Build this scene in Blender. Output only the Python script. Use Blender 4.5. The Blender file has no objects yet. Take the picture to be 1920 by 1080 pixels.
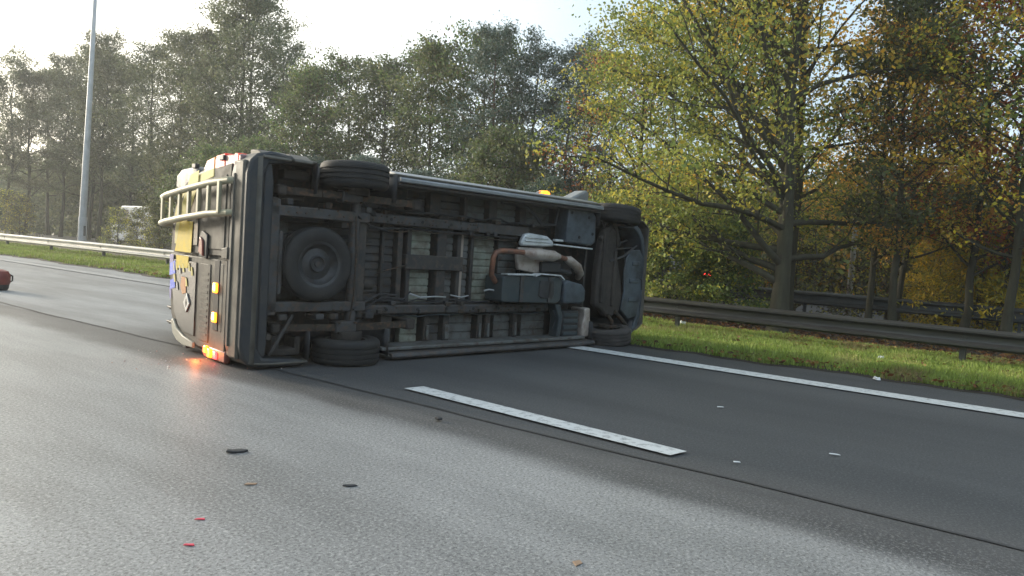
import bpy, bmesh, math, random
import numpy as np
from mathutils import Vector, Matrix
R = math.radians
scn = bpy.context.scene
C = scn.collection
random.seed(7)

# ------------------------------------------------------------------ camera
PITCH, ROLL, YAW = R(2.949), R(3.742), R(54.357)      # down, clockwise picture, right of the road direction (+Y)
cam_d = bpy.data.cameras.new('camera'); cam = bpy.data.objects.new('camera', cam_d); C.objects.link(cam)
cam_d.sensor_width = 36.0; cam_d.lens = 36.0*1333/1920; cam_d.clip_end = 3000; cam_d.clip_start = .05
fw = Vector((math.sin(YAW)*math.cos(PITCH), math.cos(YAW)*math.cos(PITCH), -math.sin(PITCH)))
rt = Vector((math.cos(YAW), -math.sin(YAW), 0)); up = rt.cross(fw)
cr, sr = math.cos(ROLL), math.sin(ROLL)
rt2 = rt*cr + up*sr; up2 = up*cr - rt*sr
cam.matrix_world = Matrix(((rt2.x, up2.x, -fw.x, 0), (rt2.y, up2.y, -fw.y, 0), (rt2.z, up2.z, -fw.z, 1.25), (0, 0, 0, 1)))
scn.camera = cam

# ------------------------------------------------------------------ light
SUN_HEAD, SUN_EL = R(-6), R(13)
world = bpy.data.worlds.new('World'); scn.world = world; world.use_nodes = True
nt = world.node_tree; nt.nodes.clear()
def N(nt, typ, **kw):
    n = nt.nodes.new(typ)
    for k, v in kw.items():
        if k.startswith('i_'): n.inputs[k[2:].replace('_', ' ')].default_value = v
        else: setattr(n, k, v)
    return n
sky = N(nt, 'ShaderNodeTexSky', sky_type='NISHITA', sun_disc=False, sun_elevation=SUN_EL, sun_rotation=SUN_HEAD, air_density=1.0, dust_density=2.0)
tc = N(nt, 'ShaderNodeTexCoord')
dt = N(nt, 'ShaderNodeVectorMath', operation='DOT_PRODUCT'); dt.inputs[1].default_value = (math.sin(SUN_HEAD)*math.cos(SUN_EL), math.cos(SUN_HEAD)*math.cos(SUN_EL), math.sin(SUN_EL))
nt.links.new(tc.outputs['Generated'], dt.inputs[0])
rmp = N(nt, 'ShaderNodeValToRGB')
cr_ = rmp.color_ramp; cr_.elements[0].position = 0.0; cr_.elements[0].color = (.24, .30, .36, 1)
cr_.elements[1].position = 1.0; cr_.elements[1].color = (1.0, .93, .76, 1)
e = cr_.elements.new(.36); e.color = (.175, .235, .272, 1)
e = cr_.elements.new(.60); e.color = (.36, .39, .405, 1)
e = cr_.elements.new(.84); e.color = (.70, .67, .58, 1)
nt.links.new(dt.outputs['Value'], rmp.inputs[0])
sc_ = N(nt, 'ShaderNodeVectorMath', operation='SCALE'); sc_.inputs['Scale'].default_value = 9.0
nt.links.new(rmp.outputs[0], sc_.inputs[0])
cn = N(nt, 'ShaderNodeTexNoise'); cn.inputs['Scale'].default_value = 1.6; cn.inputs['Detail'].default_value = 5
mp_ = N(nt, 'ShaderNodeMapping'); mp_.inputs['Scale'].default_value = (1, 1, 3.5)
nt.links.new(tc.outputs['Generated'], mp_.inputs[0]); nt.links.new(mp_.outputs[0], cn.inputs['Vector'])
mr_ = N(nt, 'ShaderNodeMapRange'); mr_.inputs['From Min'].default_value = .3; mr_.inputs['From Max'].default_value = .7; mr_.inputs['To Min'].default_value = .72; mr_.inputs['To Max'].default_value = .95
nt.links.new(cn.outputs[0], mr_.inputs[0])
mx = N(nt, 'ShaderNodeMix', data_type='RGBA')
nt.links.new(mr_.outputs[0], mx.inputs[0]); nt.links.new(sky.outputs[0], mx.inputs[6]); nt.links.new(sc_.outputs[0], mx.inputs[7])
bg = N(nt, 'ShaderNodeBackground'); bg.inputs['Strength'].default_value = .11
nt.links.new(mx.outputs[2], bg.inputs[0]); ow = N(nt, 'ShaderNodeOutputWorld'); nt.links.new(bg.outputs[0], ow.inputs[0])
sun_d = bpy.data.lights.new('sun', 'SUN'); sun_d.energy = 1.5; sun_d.angle = R(10); sun_d.color = (1, .9, .74)
sun = bpy.data.objects.new('sun', sun_d); C.objects.link(sun)
sdir = Vector((math.sin(SUN_HEAD)*math.cos(SUN_EL), math.cos(SUN_HEAD)*math.cos(SUN_EL), math.sin(SUN_EL)))
sun.rotation_euler = (-sdir).to_track_quat('-Z', 'Y').to_euler()
vs = scn.view_settings; vs.view_transform = 'Standard'; vs.look = 'None'; vs.exposure = 1.8; vs.gamma = 1; vs.use_curve_mapping = False
scn.cycles.max_bounces = 6; scn.cycles.transparent_max_bounces = 8

# ------------------------------------------------------------------ materials
def mat(name, col, rough=.6, metal=0., col2=None, nscale=6., nlo=.35, nhi=.65, bump=0., bscale=60., spec=.5, emit=None, estr=0., rvar=0., stretch=None, col3=None, coat=0., world_space=False, bdist=.01):
    m = bpy.data.materials.new(name); m.use_nodes = True; t = m.node_tree
    b = t.nodes['Principled BSDF']; b.inputs['Base Color'].default_value = (*col, 1); b.inputs['Roughness'].default_value = rough
    b.inputs['Metallic'].default_value = metal; b.inputs['Specular IOR Level'].default_value = spec; b.inputs['Coat Weight'].default_value = coat
    if world_space:
        src = N(t, 'ShaderNodeNewGeometry').outputs['Position']
    else:
        src = N(t, 'ShaderNodeTexCoord').outputs['Object']
    if stretch:
        mp = N(t, 'ShaderNodeMapping'); mp.inputs['Scale'].default_value = stretch; t.links.new(src, mp.inputs[0]); nsrc = mp.outputs[0]
    else: nsrc = src
    if col2:
        n = N(t, 'ShaderNodeTexNoise'); n.inputs['Scale'].default_value = nscale; n.inputs['Detail'].default_value = 8; n.inputs['Roughness'].default_value = .65
        t.links.new(nsrc, n.inputs['Vector'])
        r = N(t, 'ShaderNodeMapRange'); r.inputs['From Min'].default_value = nlo; r.inputs['From Max'].default_value = nhi
        t.links.new(n.outputs[0], r.inputs[0])
        mix = N(t, 'ShaderNodeMix', data_type='RGBA'); mix.inputs[6].default_value = (*col, 1); mix.inputs[7].default_value = (*col2, 1)
        t.links.new(r.outputs[0], mix.inputs[0]); out = mix.outputs[2]
        if col3:
            n3 = N(t, 'ShaderNodeTexNoise'); n3.inputs['Scale'].default_value = bscale; n3.inputs['Detail'].default_value = 3
            t.links.new(src, n3.inputs['Vector'])
            r3 = N(t, 'ShaderNodeMapRange'); r3.inputs['From Min'].default_value = .5; r3.inputs['From Max'].default_value = .72
            t.links.new(n3.outputs[0], r3.inputs[0])
            m3 = N(t, 'ShaderNodeMix', data_type='RGBA'); m3.inputs[7].default_value = (*col3, 1)
            t.links.new(r3.outputs[0], m3.inputs[0]); t.links.new(out, m3.inputs[6]); out = m3.outputs[2]
        t.links.new(out, b.inputs['Base Color'])
        if rvar:
            rr = N(t, 'ShaderNodeMapRange'); rr.inputs['To Min'].default_value = rough-rvar; rr.inputs['To Max'].default_value = rough+rvar
            t.links.new(r.outputs[0], rr.inputs[0]); t.links.new(rr.outputs[0], b.inputs['Roughness'])
    if bump:
        n2 = N(t, 'ShaderNodeTexNoise'); n2.inputs['Scale'].default_value = bscale; n2.inputs['Detail'].default_value = 4
        t.links.new(src, n2.inputs['Vector'])
        bp = N(t, 'ShaderNodeBump'); bp.inputs['Strength'].default_value = bump; bp.inputs['Distance'].default_value = bdist
        t.links.new(n2.outputs[0], bp.inputs['Height']); t.links.new(bp.outputs[0], b.inputs['Normal'])
    if emit:
        b.inputs['Emission Color'].default_value = (*emit, 1); b.inputs['Emission Strength'].default_value = estr
    return m

def leafmat(name, trans=.35):
    m = bpy.data.materials.new(name); m.use_nodes = True; t = m.node_tree; t.nodes.clear()
    a = N(t, 'ShaderNodeAttribute', attribute_name='tint')
    d = N(t, 'ShaderNodeBsdfPrincipled'); d.inputs['Roughness'].default_value = .55; d.inputs['Specular IOR Level'].default_value = .3
    tr = N(t, 'ShaderNodeBsdfTranslucent'); ms = N(t, 'ShaderNodeMixShader'); ms.inputs[0].default_value = trans
    o = N(t, 'ShaderNodeOutputMaterial')
    oi = N(t, 'ShaderNodeObjectInfo'); hs = N(t, 'ShaderNodeHueSaturation')
    mr = N(t, 'ShaderNodeMapRange'); mr.inputs['To Min'].default_value = .8; mr.inputs['To Max'].default_value = 1.2
    mh = N(t, 'ShaderNodeMapRange'); mh.inputs['To Min'].default_value = .485; mh.inputs['To Max'].default_value = .515
    t.links.new(oi.outputs['Random'], mr.inputs[0]); t.links.new(oi.outputs['Random'], mh.inputs[0])
    t.links.new(mr.outputs[0], hs.inputs['Value']); t.links.new(mh.outputs[0], hs.inputs['Hue']); t.links.new(a.outputs['Color'], hs.inputs['Color'])
    t.links.new(hs.outputs[0], d.inputs['Base Color']); t.links.new(hs.outputs[0], tr.inputs['Color'])
    t.links.new(d.outputs[0], ms.inputs[1]); t.links.new(tr.outputs[0], ms.inputs[2]); t.links.new(ms.outputs[0], o.inputs[0])
    return m

M = {}
M['leaf'] = leafmat('leaf', .42); M['needle'] = leafmat('needle', .15); M['grass'] = leafmat('grass_blade', .3)
M['bark'] = mat('bark', (.045, .038, .026), .9, col2=(.075, .075, .045), nscale=3, stretch=(3, 3, .6), bump=.6, bscale=25)
M['bark_pine'] = mat('bark_pine', (.16, .09, .06), .9, col2=(.09, .06, .045), nscale=3, bump=.6, bscale=25)
M['asphalt_new'] = mat('asphalt_new', (.040, .042, .045), .5, col2=(.062, .064, .066), nscale=1.0, stretch=(1.2, .25, 1), world_space=True)
def asphalt():
    m = bpy.data.materials.new('asphalt'); m.use_nodes = True; t = m.node_tree; b = t.nodes['Principled BSDF']
    g = N(t, 'ShaderNodeNewGeometry').outputs['Position']; sp = N(t, 'ShaderNodeSeparateXYZ'); t.links.new(g, sp.inputs[0])
    def noise(scale, det=4, st=None, rough=.6):
        n = N(t, 'ShaderNodeTexNoise'); n.inputs['Scale'].default_value = scale; n.inputs['Detail'].default_value = det; n.inputs['Roughness'].default_value = rough
        if st:
            mp = N(t, 'ShaderNodeMapping'); mp.inputs['Scale'].default_value = st; t.links.new(g, mp.inputs[0]); t.links.new(mp.outputs[0], n.inputs['Vector'])
        else: t.links.new(g, n.inputs['Vector'])
        return n.outputs[0]
    def rng(x, a, c, lo=0., hi=1., sm=False):
        r = N(t, 'ShaderNodeMapRange', interpolation_type='SMOOTHSTEP' if sm else 'LINEAR')
        r.inputs['From Min'].default_value = a; r.inputs['From Max'].default_value = c; r.inputs['To Min'].default_value = lo; r.inputs['To Max'].default_value = hi; t.links.new(x, r.inputs[0]); return r.outputs[0]
    def mixc(f, a, c, bt='MIX'):
        x = N(t, 'ShaderNodeMix', data_type='RGBA', blend_type=bt)
        for q, k in ((f, 0), (a, 6), (c, 7)):
            if isinstance(q, (tuple, float)): x.inputs[k].default_value = (*q, 1) if isinstance(q, tuple) else q
            else: t.links.new(q, x.inputs[k])
        return x.outputs[2]
    def addm(a, c, k):
        x = N(t, 'ShaderNodeMath', operation='MULTIPLY_ADD'); x.inputs[1].default_value = k; t.links.new(c, x.inputs[0]); t.links.new(a, x.inputs[2]); return x.outputs[0]
    xw = addm(sp.outputs[0], noise(1.3, 6, (1, .35, 1)), .5)            # x + .5*noise
    patches = rng(noise(.8, 9, (1.3, .25, 1), .7), .40, .62)
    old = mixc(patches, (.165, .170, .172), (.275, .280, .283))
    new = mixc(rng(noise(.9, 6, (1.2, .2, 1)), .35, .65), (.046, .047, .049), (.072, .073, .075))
    band = mixc(rng(noise(2.5, 5, (1.5, .5, 1)), .35, .7), (.032, .033, .035), (.075, .076, .078))
    c = mixc(rng(xw, 3.62, 3.98, sm=True), old, band); far = rng(addm(sp.outputs[1], noise(.8, 4), 2.0), 8.0, 11.0, sm=True); new = mixc(far, new, old); c = mixc(rng(xw, 4.30, 4.42, sm=True), c, new)  # far stretch of the dark lane painted pale in place of grazing sky sheen
    # tyre tracks on the pale lane: darker polished strips along the road
    w = N(t, 'ShaderNodeMath', operation='SINE'); ww = N(t, 'ShaderNodeMath', operation='MULTIPLY'); ww.inputs[1].default_value = 3.3; t.links.new(xw, ww.inputs[0]); t.links.new(ww.outputs[0], w.inputs[0])
    c = mixc(rng(w.outputs[0], .0, 1., 0., .28), c, (.10, .10, .10))
    sp1 = rng(noise(55, 4, None, .8), .50, .62); sp2 = rng(noise(62, 4, (1, 1, 2), .8), .50, .60)
    k1 = rng(xw, 3.6, 4.3, .48, .10); k2 = rng(xw, 3.6, 4.3, .62, .40); cb = mixc(k1, c, (.52, .52, .50)); c2 = mixc(sp1, c, cb); cd = mixc(k2, c, (.018, .018, .018)); c3 = mixc(sp2, c2, cd)
    t.links.new(c3, b.inputs['Base Color'])
    t.links.new(rng(xw, 3.7, 4.4, .52, .72), b.inputs['Roughness']); b.inputs['Specular IOR Level'].default_value = .45
    bp = N(t, 'ShaderNodeBump'); bp.inputs['Strength'].default_value = .35; bp.inputs['Distance'].default_value = .003; t.links.new(noise(170, 3), bp.inputs['Height']); t.links.new(bp.outputs[0], b.inputs['Normal'])
    return m
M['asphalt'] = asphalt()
M['bitumen'] = mat('bitumen', (.022, .022, .023), .7, col2=(.045, .045, .046), nscale=5, world_space=True)
M['line_paint'] = mat('line_paint', (.62, .63, .62), .6, col2=(.20, .205, .205), nscale=18, nlo=.50, nhi=.74, bump=.25, bscale=120, world_space=True)
M['line_worn'] = mat('line_worn', (.34, .34, .34), .6, col2=(.17, .17, .17), nscale=9, nlo=.35, nhi=.7, world_space=True)
M['soil'] = mat('soil', (.05, .036, .024), .95, col2=(.09, .066, .04), nscale=5, bump=.8, bscale=40, world_space=True)
M['galv_dark'] = mat('weathered_steel', (.115, .115, .112), .40, .6, col2=(.06, .056, .052), nscale=2.2, nlo=.35, nhi=.7, stretch=(1, .35, 4), world_space=True, rvar=.1)  # dark copy of the rail steel, reflected dark surroundings put into its colour
M['galv'] = mat('galvanised_steel', (.60, .60, .60), .45, .6, col2=(.45, .45, .44), nscale=2.2, nlo=.35, nhi=.7, stretch=(1, .35, 4), world_space=True, rvar=.1)  # pale copy of the rail steel, grazing sky reflection put into its colour
M['post_steel'] = mat('post_steel', (.16, .165, .165), .6, .5, col2=(.08, .08, .07), nscale=6)
M['dark_rail'] = mat('dark_rail', (.10, .11, .12), .55, .4, col2=(.06, .065, .06), nscale=3)
M['lamp_grey'] = mat('lamp_column_grey', (.55, .56, .57), .5, .2, col2=(.40, .42, .42), nscale=2)
M['crease'] = mat('rear_crease_paint', (.14, .13, .11), .6, .0, col2=(.08, .075, .065), nscale=5, spec=.25)
M['paint'] = mat('van_paint', (.135, .125, .105), .62, .0, col2=(.085, .078, .066), nscale=4, rvar=.1, spec=.22)
M['paint_sill'] = mat('van_sill_paint', (.30, .31, .32), .4, .3, col2=(.22, .23, .24), nscale=5)
M['white_trim'] = mat('white_trim', (.34, .33, .27), .5)  # body corner's reflection put into a pale colour
M['ladder'] = mat('ladder_alloy', (.40, .37, .25), .55, .1, col2=(.30, .28, .20), nscale=8)
M['plastic'] = mat('black_plastic', (.022, .023, .026), .55, col2=(.04, .04, .042), nscale=10)
M['plastic_blue'] = mat('grey_blue_plastic', (.075, .095, .115), .5, col2=(.035, .040, .043), nscale=5, nlo=.4, nhi=.66, rvar=.1)
M['bumper'] = mat('bumper_plastic', (.026, .031, .037), .6, col2=(.055, .052, .048), nscale=4, nlo=.4, nhi=.7)
M['tank'] = mat('tank_plastic', (.035, .050, .058), .45, col2=(.06, .072, .075), nscale=5)
M['rubber'] = mat('tyre_rubber', (.013, .014, .015), .75, col2=(.028, .026, .024), nscale=7, bump=.2, bscale=80)
M['rubber_brown'] = mat('tyre_rubber_dusty', (.045, .040, .038), .85, col2=(.075, .066, .06), nscale=7, bump=.2, bscale=80)
M['rim'] = mat('rim_steel', (.075, .08, .085), .5, .5, col2=(.045, .042, .04), nscale=9)
M['under'] = mat('underseal', (.026, .027, .029), .7, col2=(.072, .062, .052), nscale=5, nlo=.38, nhi=.68, bump=.5, bscale=16, rvar=.12, col3=(.09, .068, .052))
M['chassis'] = mat('chassis_rail', (.072, .073, .075), .6, .2, col2=(.045, .038, .032), nscale=6, nlo=.4, nhi=.7, bump=.4, bscale=18, col3=(.10, .072, .055))
M['spring'] = mat('spring_steel', (.065, .050, .036), .75, .2, col2=(.03, .025, .02), nscale=8, bump=.4, bscale=20, col3=(.13, .07, .04))
M['floor_dark'] = mat('floor_panel_dark', (.050, .052, .056), .6, .1, col2=(.085, .078, .068), nscale=5, nlo=.4, nhi=.7, bscale=11, col3=(.06, .042, .03))
M['floor_green'] = mat('floor_panel_green', (.30, .32, .26), .6, .1, col2=(.16, .155, .125), nscale=6, nlo=.42, nhi=.7, bscale=9, col3=(.15, .12, .09))
M['floor_mid'] = mat('floor_panel_mid', (.14, .145, .14), .6, .1, col2=(.075, .066, .054), nscale=6, nlo=.45, nhi=.75, bscale=11, col3=(.075, .055, .04))
M['beige'] = mat('beige_strip', (.40, .33, .27), .6)
M['copper'] = mat('rusty_pipe', (.30, .13, .075), .55, .4, col2=(.15, .09, .07), nscale=12)
M['muffler'] = mat('muffler_metal', (.48, .42, .37), .55, .3, col2=(.26, .17, .13), nscale=6, nlo=.45, nhi=.7)
M['heat'] = mat('heat_shield', (.75, .78, .79), .5, .3, col2=(.50, .52, .52), nscale=8, bump=.3, bscale=14)
M['black'] = mat('deep_black', (.010, .010, .012), .7)
M['brown_grey'] = mat('dusty_casting', (.060, .050, .042), .85, col2=(.022, .019, .017), nscale=5, bump=.5, bscale=30)
M['glass'] = mat('dark_glass', (.035, .036, .036), .28, 0, spec=.35)
M['yellow'] = mat('yellow_reflective', (.75, .54, .06), .6, spec=.2, col2=(.62, .48, .10), nscale=9)
M['paleyellow'] = mat('pale_yellow_reflective', (.70, .60, .20), .6, spec=.2, col2=(.60, .53, .24), nscale=9)
M['blue'] = mat('blue_vinyl', (.02, .10, .70), .4)
M['lilac'] = mat('lilac_vinyl', (.16, .15, .38), .5)
M['orange'] = mat('orange_vinyl', (.45, .17, .04), .5)
M['white'] = mat('white_vinyl', (.40, .40, .38), .5)
M['silver'] = mat('silver_badge', (.40, .41, .41), .4, .5)
M['redbrown'] = mat('red_brown_handle', (.25, .07, .05), .45)
M['red_lens'] = mat('red_lens', (.55, .035, .02), .4, emit=(1, .05, .02), estr=.12)
M['orange_lens'] = mat('orange_lens', (.60, .25, .07), .4, emit=(1, .3, .06), estr=.08)
M['clear_lens'] = mat('clear_lens', (.30, .20, .19), .35)
M['amber_lit'] = mat('amber_lit', (1, .45, .05), .3, emit=(1, .26, .015), estr=1.1)
M['hot_lit'] = mat('hot_lit', (1, .6, .2), .3, emit=(1, .62, .15), estr=3)
M['red_lit'] = mat('red_lit', (1, .05, .03), .3, emit=(1, .03, .03), estr=3)
M['car_white'] = mat('far_vehicle_white', (.62, .64, .66), .4, col2=(.5, .52, .54), nscale=2)
M['car_dark'] = mat('far_car_dark', (.06, .06, .065), .35, .3)
M['red_plastic'] = mat('red_plastic', (.22, .03, .02), .5, col2=(.15, .024, .02), nscale=8)
M['shard_red'] = mat('red_shard', (.75, .04, .08), .3)
M['shard_crumb'] = mat('shard_crumb', (.35, .10, .08), .3, col2=(.5, .5, .5), nscale=30, nlo=.45, nhi=.55, world_space=True)
M['shard_white'] = mat('white_shard', (.75, .76, .75), .5)
M['shard_tan'] = mat('tan_leaf', (.30, .20, .13), .7)

# ------------------------------------------------------------------ helpers
class MB:
    def __init__(s): s.v = []; s.f = []
    def add(s, vs, fs):
        o = len(s.v); s.v += [tuple(p) for p in vs]; s.f += [tuple(i+o for i in f) for f in fs]; return s
    def box(s, x0, x1, y0, y1, z0, z1):
        return s.add([(x0, y0, z0), (x1, y0, z0), (x1, y1, z0), (x0, y1, z0), (x0, y0, z1), (x1, y0, z1), (x1, y1, z1), (x0, y1, z1)],
                     [(3, 2, 1, 0), (4, 5, 6, 7), (0, 1, 5, 4), (1, 2, 6, 5), (2, 3, 7, 6), (3, 0, 4, 7)])
    def obox(s, p, q, w, h, upv=(0, 0, 1)):        # bar from p to q
        p = Vector(p); q = Vector(q); d = (q-p).normalized(); u = d.cross(Vector(upv)); u = u.normalized() if u.length > 1e-4 else Vector((1, 0, 0)); v = u.cross(d)
        vs = [a+u*(w/2*i)+v*(h/2*j) for a in (p, q) for i, j in ((-1, -1), (1, -1), (1, 1), (-1, 1))]
        return s.add(vs, [(0, 1, 2, 3), (7, 6, 5, 4), (0, 4, 5, 1), (1, 5, 6, 2), (2, 6, 7, 3), (3, 7, 4, 0)])
    def tube(s, pts, r, n=10, caps=True):
        pts = [Vector(p) for p in pts]; rs = r if hasattr(r, '__len__') else [r]*len(pts); base = len(s.v); pu = None
        for i, p in enumerate(pts):
            d = (pts[min(i+1, len(pts)-1)]-pts[max(i-1, 0)]).normalized()
            if pu is None: pu = d.orthogonal().normalized()
            u = (pu-d*pu.dot(d)).normalized(); pu = u; w = d.cross(u)
            for k in range(n):
                a = 2*math.pi*k/n; s.v.append(tuple(p+(u*math.cos(a)+w*math.sin(a))*rs[i]))
        for i in range(len(pts)-1):
            for k in range(n):
                a = base+i*n+k; b = base+i*n+(k+1) % n; s.f.append((a, b, b+n, a+n))
        if caps: s.f.append(tuple(base+k for k in reversed(range(n)))); s.f.append(tuple(base+(len(pts)-1)*n+k for k in range(n)))
        return s
    def lathe(s, prof, c, axis, n=40):               # prof: (radius, along), closed loop
        c = Vector(c); ax = Vector(axis).normalized(); u = ax.orthogonal().normalized(); w = ax.cross(u); base = len(s.v); m = len(prof)
        for k in range(n):
            a = 2*math.pi*k/n; d = u*math.cos(a)+w*math.sin(a)
            for r, h in prof: s.v.append(tuple(c+d*r+ax*h))
        for k in range(n):
            for j in range(m-1):
                a = base+k*m+j; b = base+((k+1) % n)*m+j; s.f.append((a, b, b+1, a+1))
        return s
    def prism(s, poly, axis, a0, a1):                # poly in the two other axes
        n = len(poly)
        def P(p, a):
            return (a, p[0], p[1]) if axis == 'x' else ((p[0], a, p[1]) if axis == 'y' else (p[0], p[1], a))
        return s.add([P(p, a0) for p in poly]+[P(p, a1) for p in poly], [tuple(range(n)), tuple(reversed(range(n, 2*n)))]+[(i, i+n, (i+1) % n+n, (i+1) % n) for i in range(n)])
    def comps(s):
        par = list(range(len(s.v)))
        def fd(i):
            while par[i] != i: par[i] = par[par[i]]; i = par[i]
            return i
        for f in s.f:
            a = fd(f[0])
            for k in f[1:]: par[fd(k)] = a
        g = {}
        for f in s.f: g.setdefault(fd(f[0]), []).append(f)
        out = []
        for fs in g.values():
            ids = sorted({i for f in fs for i in f}); mp = {a: b for b, a in enumerate(ids)}
            b = MB(); b.v = [s.v[i] for i in ids]; b.f = [tuple(mp[i] for i in f) for f in fs]; out.append(b)
        return out
    def build(s, name, m, parent=None, bevel=0, seg=2, smooth=True, label=None, loc=None, fix=True, stuff=False, one=False):
        if not one and not stuff and parent is not None:
            cs = s.comps()
            if len(cs) > 1:
                r = [c.build(name, m, parent, bevel, seg, smooth, label, loc, fix, False, True) for c in cs]; return r[0]
        o = s._build(name, m, parent, bevel, seg, smooth, label, loc, fix)
        if stuff: o['kind'] = 'stuff'
        return o
    def _build(s, name, m, parent=None, bevel=0, seg=2, smooth=True, label=None, loc=None, fix=True):
        me = bpy.data.meshes.new(name); me.from_pydata(s.v, [], s.f); me.materials.append(m)
        if fix:
            bm = bmesh.new(); bm.from_mesh(me); bmesh.ops.recalc_face_normals(bm, faces=bm.faces); bm.to_mesh(me); bm.free()
        if smooth:
            me.shade_smooth()
        o = bpy.data.objects.new(name, me); C.objects.link(o)
        if parent: o.parent = parent
        if loc: o.location = loc
        if bevel:
            b = o.modifiers.new('bevel', 'BEVEL'); b.width = bevel; b.segments = seg; b.limit_method = 'ANGLE'; b.angle_limit = R(40)
        if smooth:
            try: me.set_sharp_from_angle(angle=R(38))
            except Exception: pass
        if label: o['label'] = label
        return o
def empty(name, loc, rz, label, cat, group=None):
    o = bpy.data.objects.new(name, None); o.empty_display_size = .3; C.objects.link(o); o.location = loc; o.rotation_euler = (0, 0, rz)
    return tag(o, label, cat, group)
def tag(o, label, cat=None, group=None, kind=None):
    if label: o['label'] = label
    if cat: o['category'] = cat
    if group: o['group'] = group
    if kind: o['kind'] = kind
    return o
def struct(o, kind='structure'): o['kind'] = kind; return o

def npmesh(name, V, F, m, tint=None, smooth=False):   # F (n,3|4)
    me = bpy.data.meshes.new(name); k = F.shape[1]
    me.vertices.add(len(V)); me.vertices.foreach_set('co', V.astype(np.float32).ravel())
    me.loops.add(F.size); me.loops.foreach_set('vertex_index', F.astype(np.int32).ravel())
    me.polygons.add(len(F)); me.polygons.foreach_set('loop_start', np.arange(0, F.size, k, dtype=np.int32))
    try: me.polygons.foreach_set('loop_total', np.full(len(F), k, dtype=np.int32))
    except Exception: pass
    me.update(calc_edges=True); me.materials.append(m)
    if tint is not None:
        a = me.color_attributes.new('tint', 'FLOAT_COLOR', 'POINT'); a.data.foreach_set('color', np.concatenate([tint, np.ones((len(tint), 1))], 1).astype(np.float32).ravel())
    if smooth: me.shade_smooth()
    return me

# ------------------------------------------------------------------ the ground
def sheet(name, x0, x1, y0, y1, z, m, nx=1, ny=1, wob=0., seed=0):
    rs = np.random.RandomState(seed); b = MB(); ph = rs.rand(4)*6.28
    for j in range(ny+1):
        y = y0+(y1-y0)*j/ny
        w = wob*(math.sin(y*.9+ph[0])+.6*math.sin(y*2.3+ph[1])+.35*math.sin(y*5.1+ph[2]))
        for i in range(nx+1): b.v.append((x0+(x1-x0)*i/nx+w, y, z))
    for j in range(ny):
        for i in range(nx):
            a = j*(nx+1)+i; b.f.append((a, a+1, a+nx+2, a+nx+1))
    return struct(b.build(name, m, smooth=False, fix=False))
sheet('ground', -600, 900, -600, 900, -.03, M['soil'])
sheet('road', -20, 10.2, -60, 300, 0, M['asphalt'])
sheet('bitumen_joint', 4.10, 4.13, -20, 60, .006, M['bitumen'], 1, 600, .015, 5)
ln = MB(); z = .016
ln.add([(4.28, 1.74, z), (4.46, 1.70, z), (4.62, 4.20, z), (4.42, 4.24, z)], [(0, 1, 2, 3)]); tag(struct(ln.build('lane_dash', M['line_paint'], smooth=False, fix=False)), 'short white painted dash between the two lanes')
for k, yy in enumerate((-10.4, 13.6, 25.6, 37.6, 49.6)):
    d = MB().add([(4.40, yy, z), (4.58, yy, z), (4.58, yy+2.5, z), (4.40, yy+2.5, z)], [(0, 1, 2, 3)]); struct(d.build('lane_dash', M['line_paint'], smooth=False, fix=False))
sheet('edge_line', 8.17, 8.49, -60, 9, .014, M['line_paint'], 1, 1)
sheet('edge_line_worn', 8.17, 8.49, 9, 200, .014, M['line_worn'], 1, 1)
sheet('left_edge_line', -7.5, -7.3, -60, 200, .014, M['line_paint'], 1, 1)

def vnoise(x, y, s=1., seed=0):
    rs = np.random.RandomState(seed); t = np.zeros_like(x)
    for k in range(7):
        a = rs.rand()*6.28; f = s*(1+k*.8); t += np.sin(x*f*math.cos(a)+y*f*math.sin(a)+rs.rand()*6.28)/(1+k*.5)
    return t/3.
def edge_x(y): return 9.42+.10*np.sin(y*1.3)+.07*np.sin(y*3.7+1)+.04*np.sin(y*9.1)
# verge: soil lip, grass, then leaf litter
ys = np.concatenate([np.arange(-12, 14, .12), np.arange(14, 60, .4), np.arange(60, 260, 8)])
us = np.concatenate([np.arange(0, 4.4, .12), np.arange(4.4, 14, .6), np.arange(14, 80, 6)])
YY, UU = np.meshgrid(ys, us, indexing='ij'); XX = edge_x(YY)+UU
ZZ = .004+.028*np.clip(UU/.35, 0, 1)+.02*vnoise(XX, YY, 2., 1)*np.clip(UU, 0, 1)+.012*vnoise(XX, YY, 7., 2)*np.clip(UU*3, 0, 1)
V = np.stack([XX, YY, ZZ], -1).reshape(-1, 3); nx = len(us)
ii, jj = np.meshgrid(np.arange(len(ys)-1), np.arange(nx-1), indexing='ij'); q = (ii*nx+jj).ravel()
F = np.stack([q, q+1, q+nx+1, q+nx], 1)
ver = bpy.data.materials.new('verge'); ver.use_nodes = True; t = ver.node_tree; b = t.nodes['Principled BSDF']; b.inputs['Roughness'].default_value = .95
g = N(t, 'ShaderNodeNewGeometry'); sp = N(t, 'ShaderNodeSeparateXYZ'); t.links.new(g.outputs['Position'], sp.inputs[0])
n1 = N(t, 'ShaderNodeTexNoise'); n1.inputs['Scale'].default_value = 1.6; n1.inputs['Detail'].default_value = 6; t.links.new(g.outputs['Position'], n1.inputs['Vector'])
ad = N(t, 'ShaderNodeMath', operation='MULTIPLY_ADD'); ad.inputs[1].default_value = 1.0; t.links.new(n1.outputs[0], ad.inputs[0]); t.links.new(sp.outputs[0], ad.inputs[2])
rp = N(t, 'ShaderNodeMapRange'); rp.inputs['From Min'].default_value = 9.0; rp.inputs['From Max'].default_value = 15.0; t.links.new(ad.outputs[0], rp.inputs[0])
cr2 = N(t, 'ShaderNodeValToRGB'); r_ = cr2.color_ramp; r_.elements[0].color = (.035, .026, .018, 1); r_.elements[0].position = .17
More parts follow.
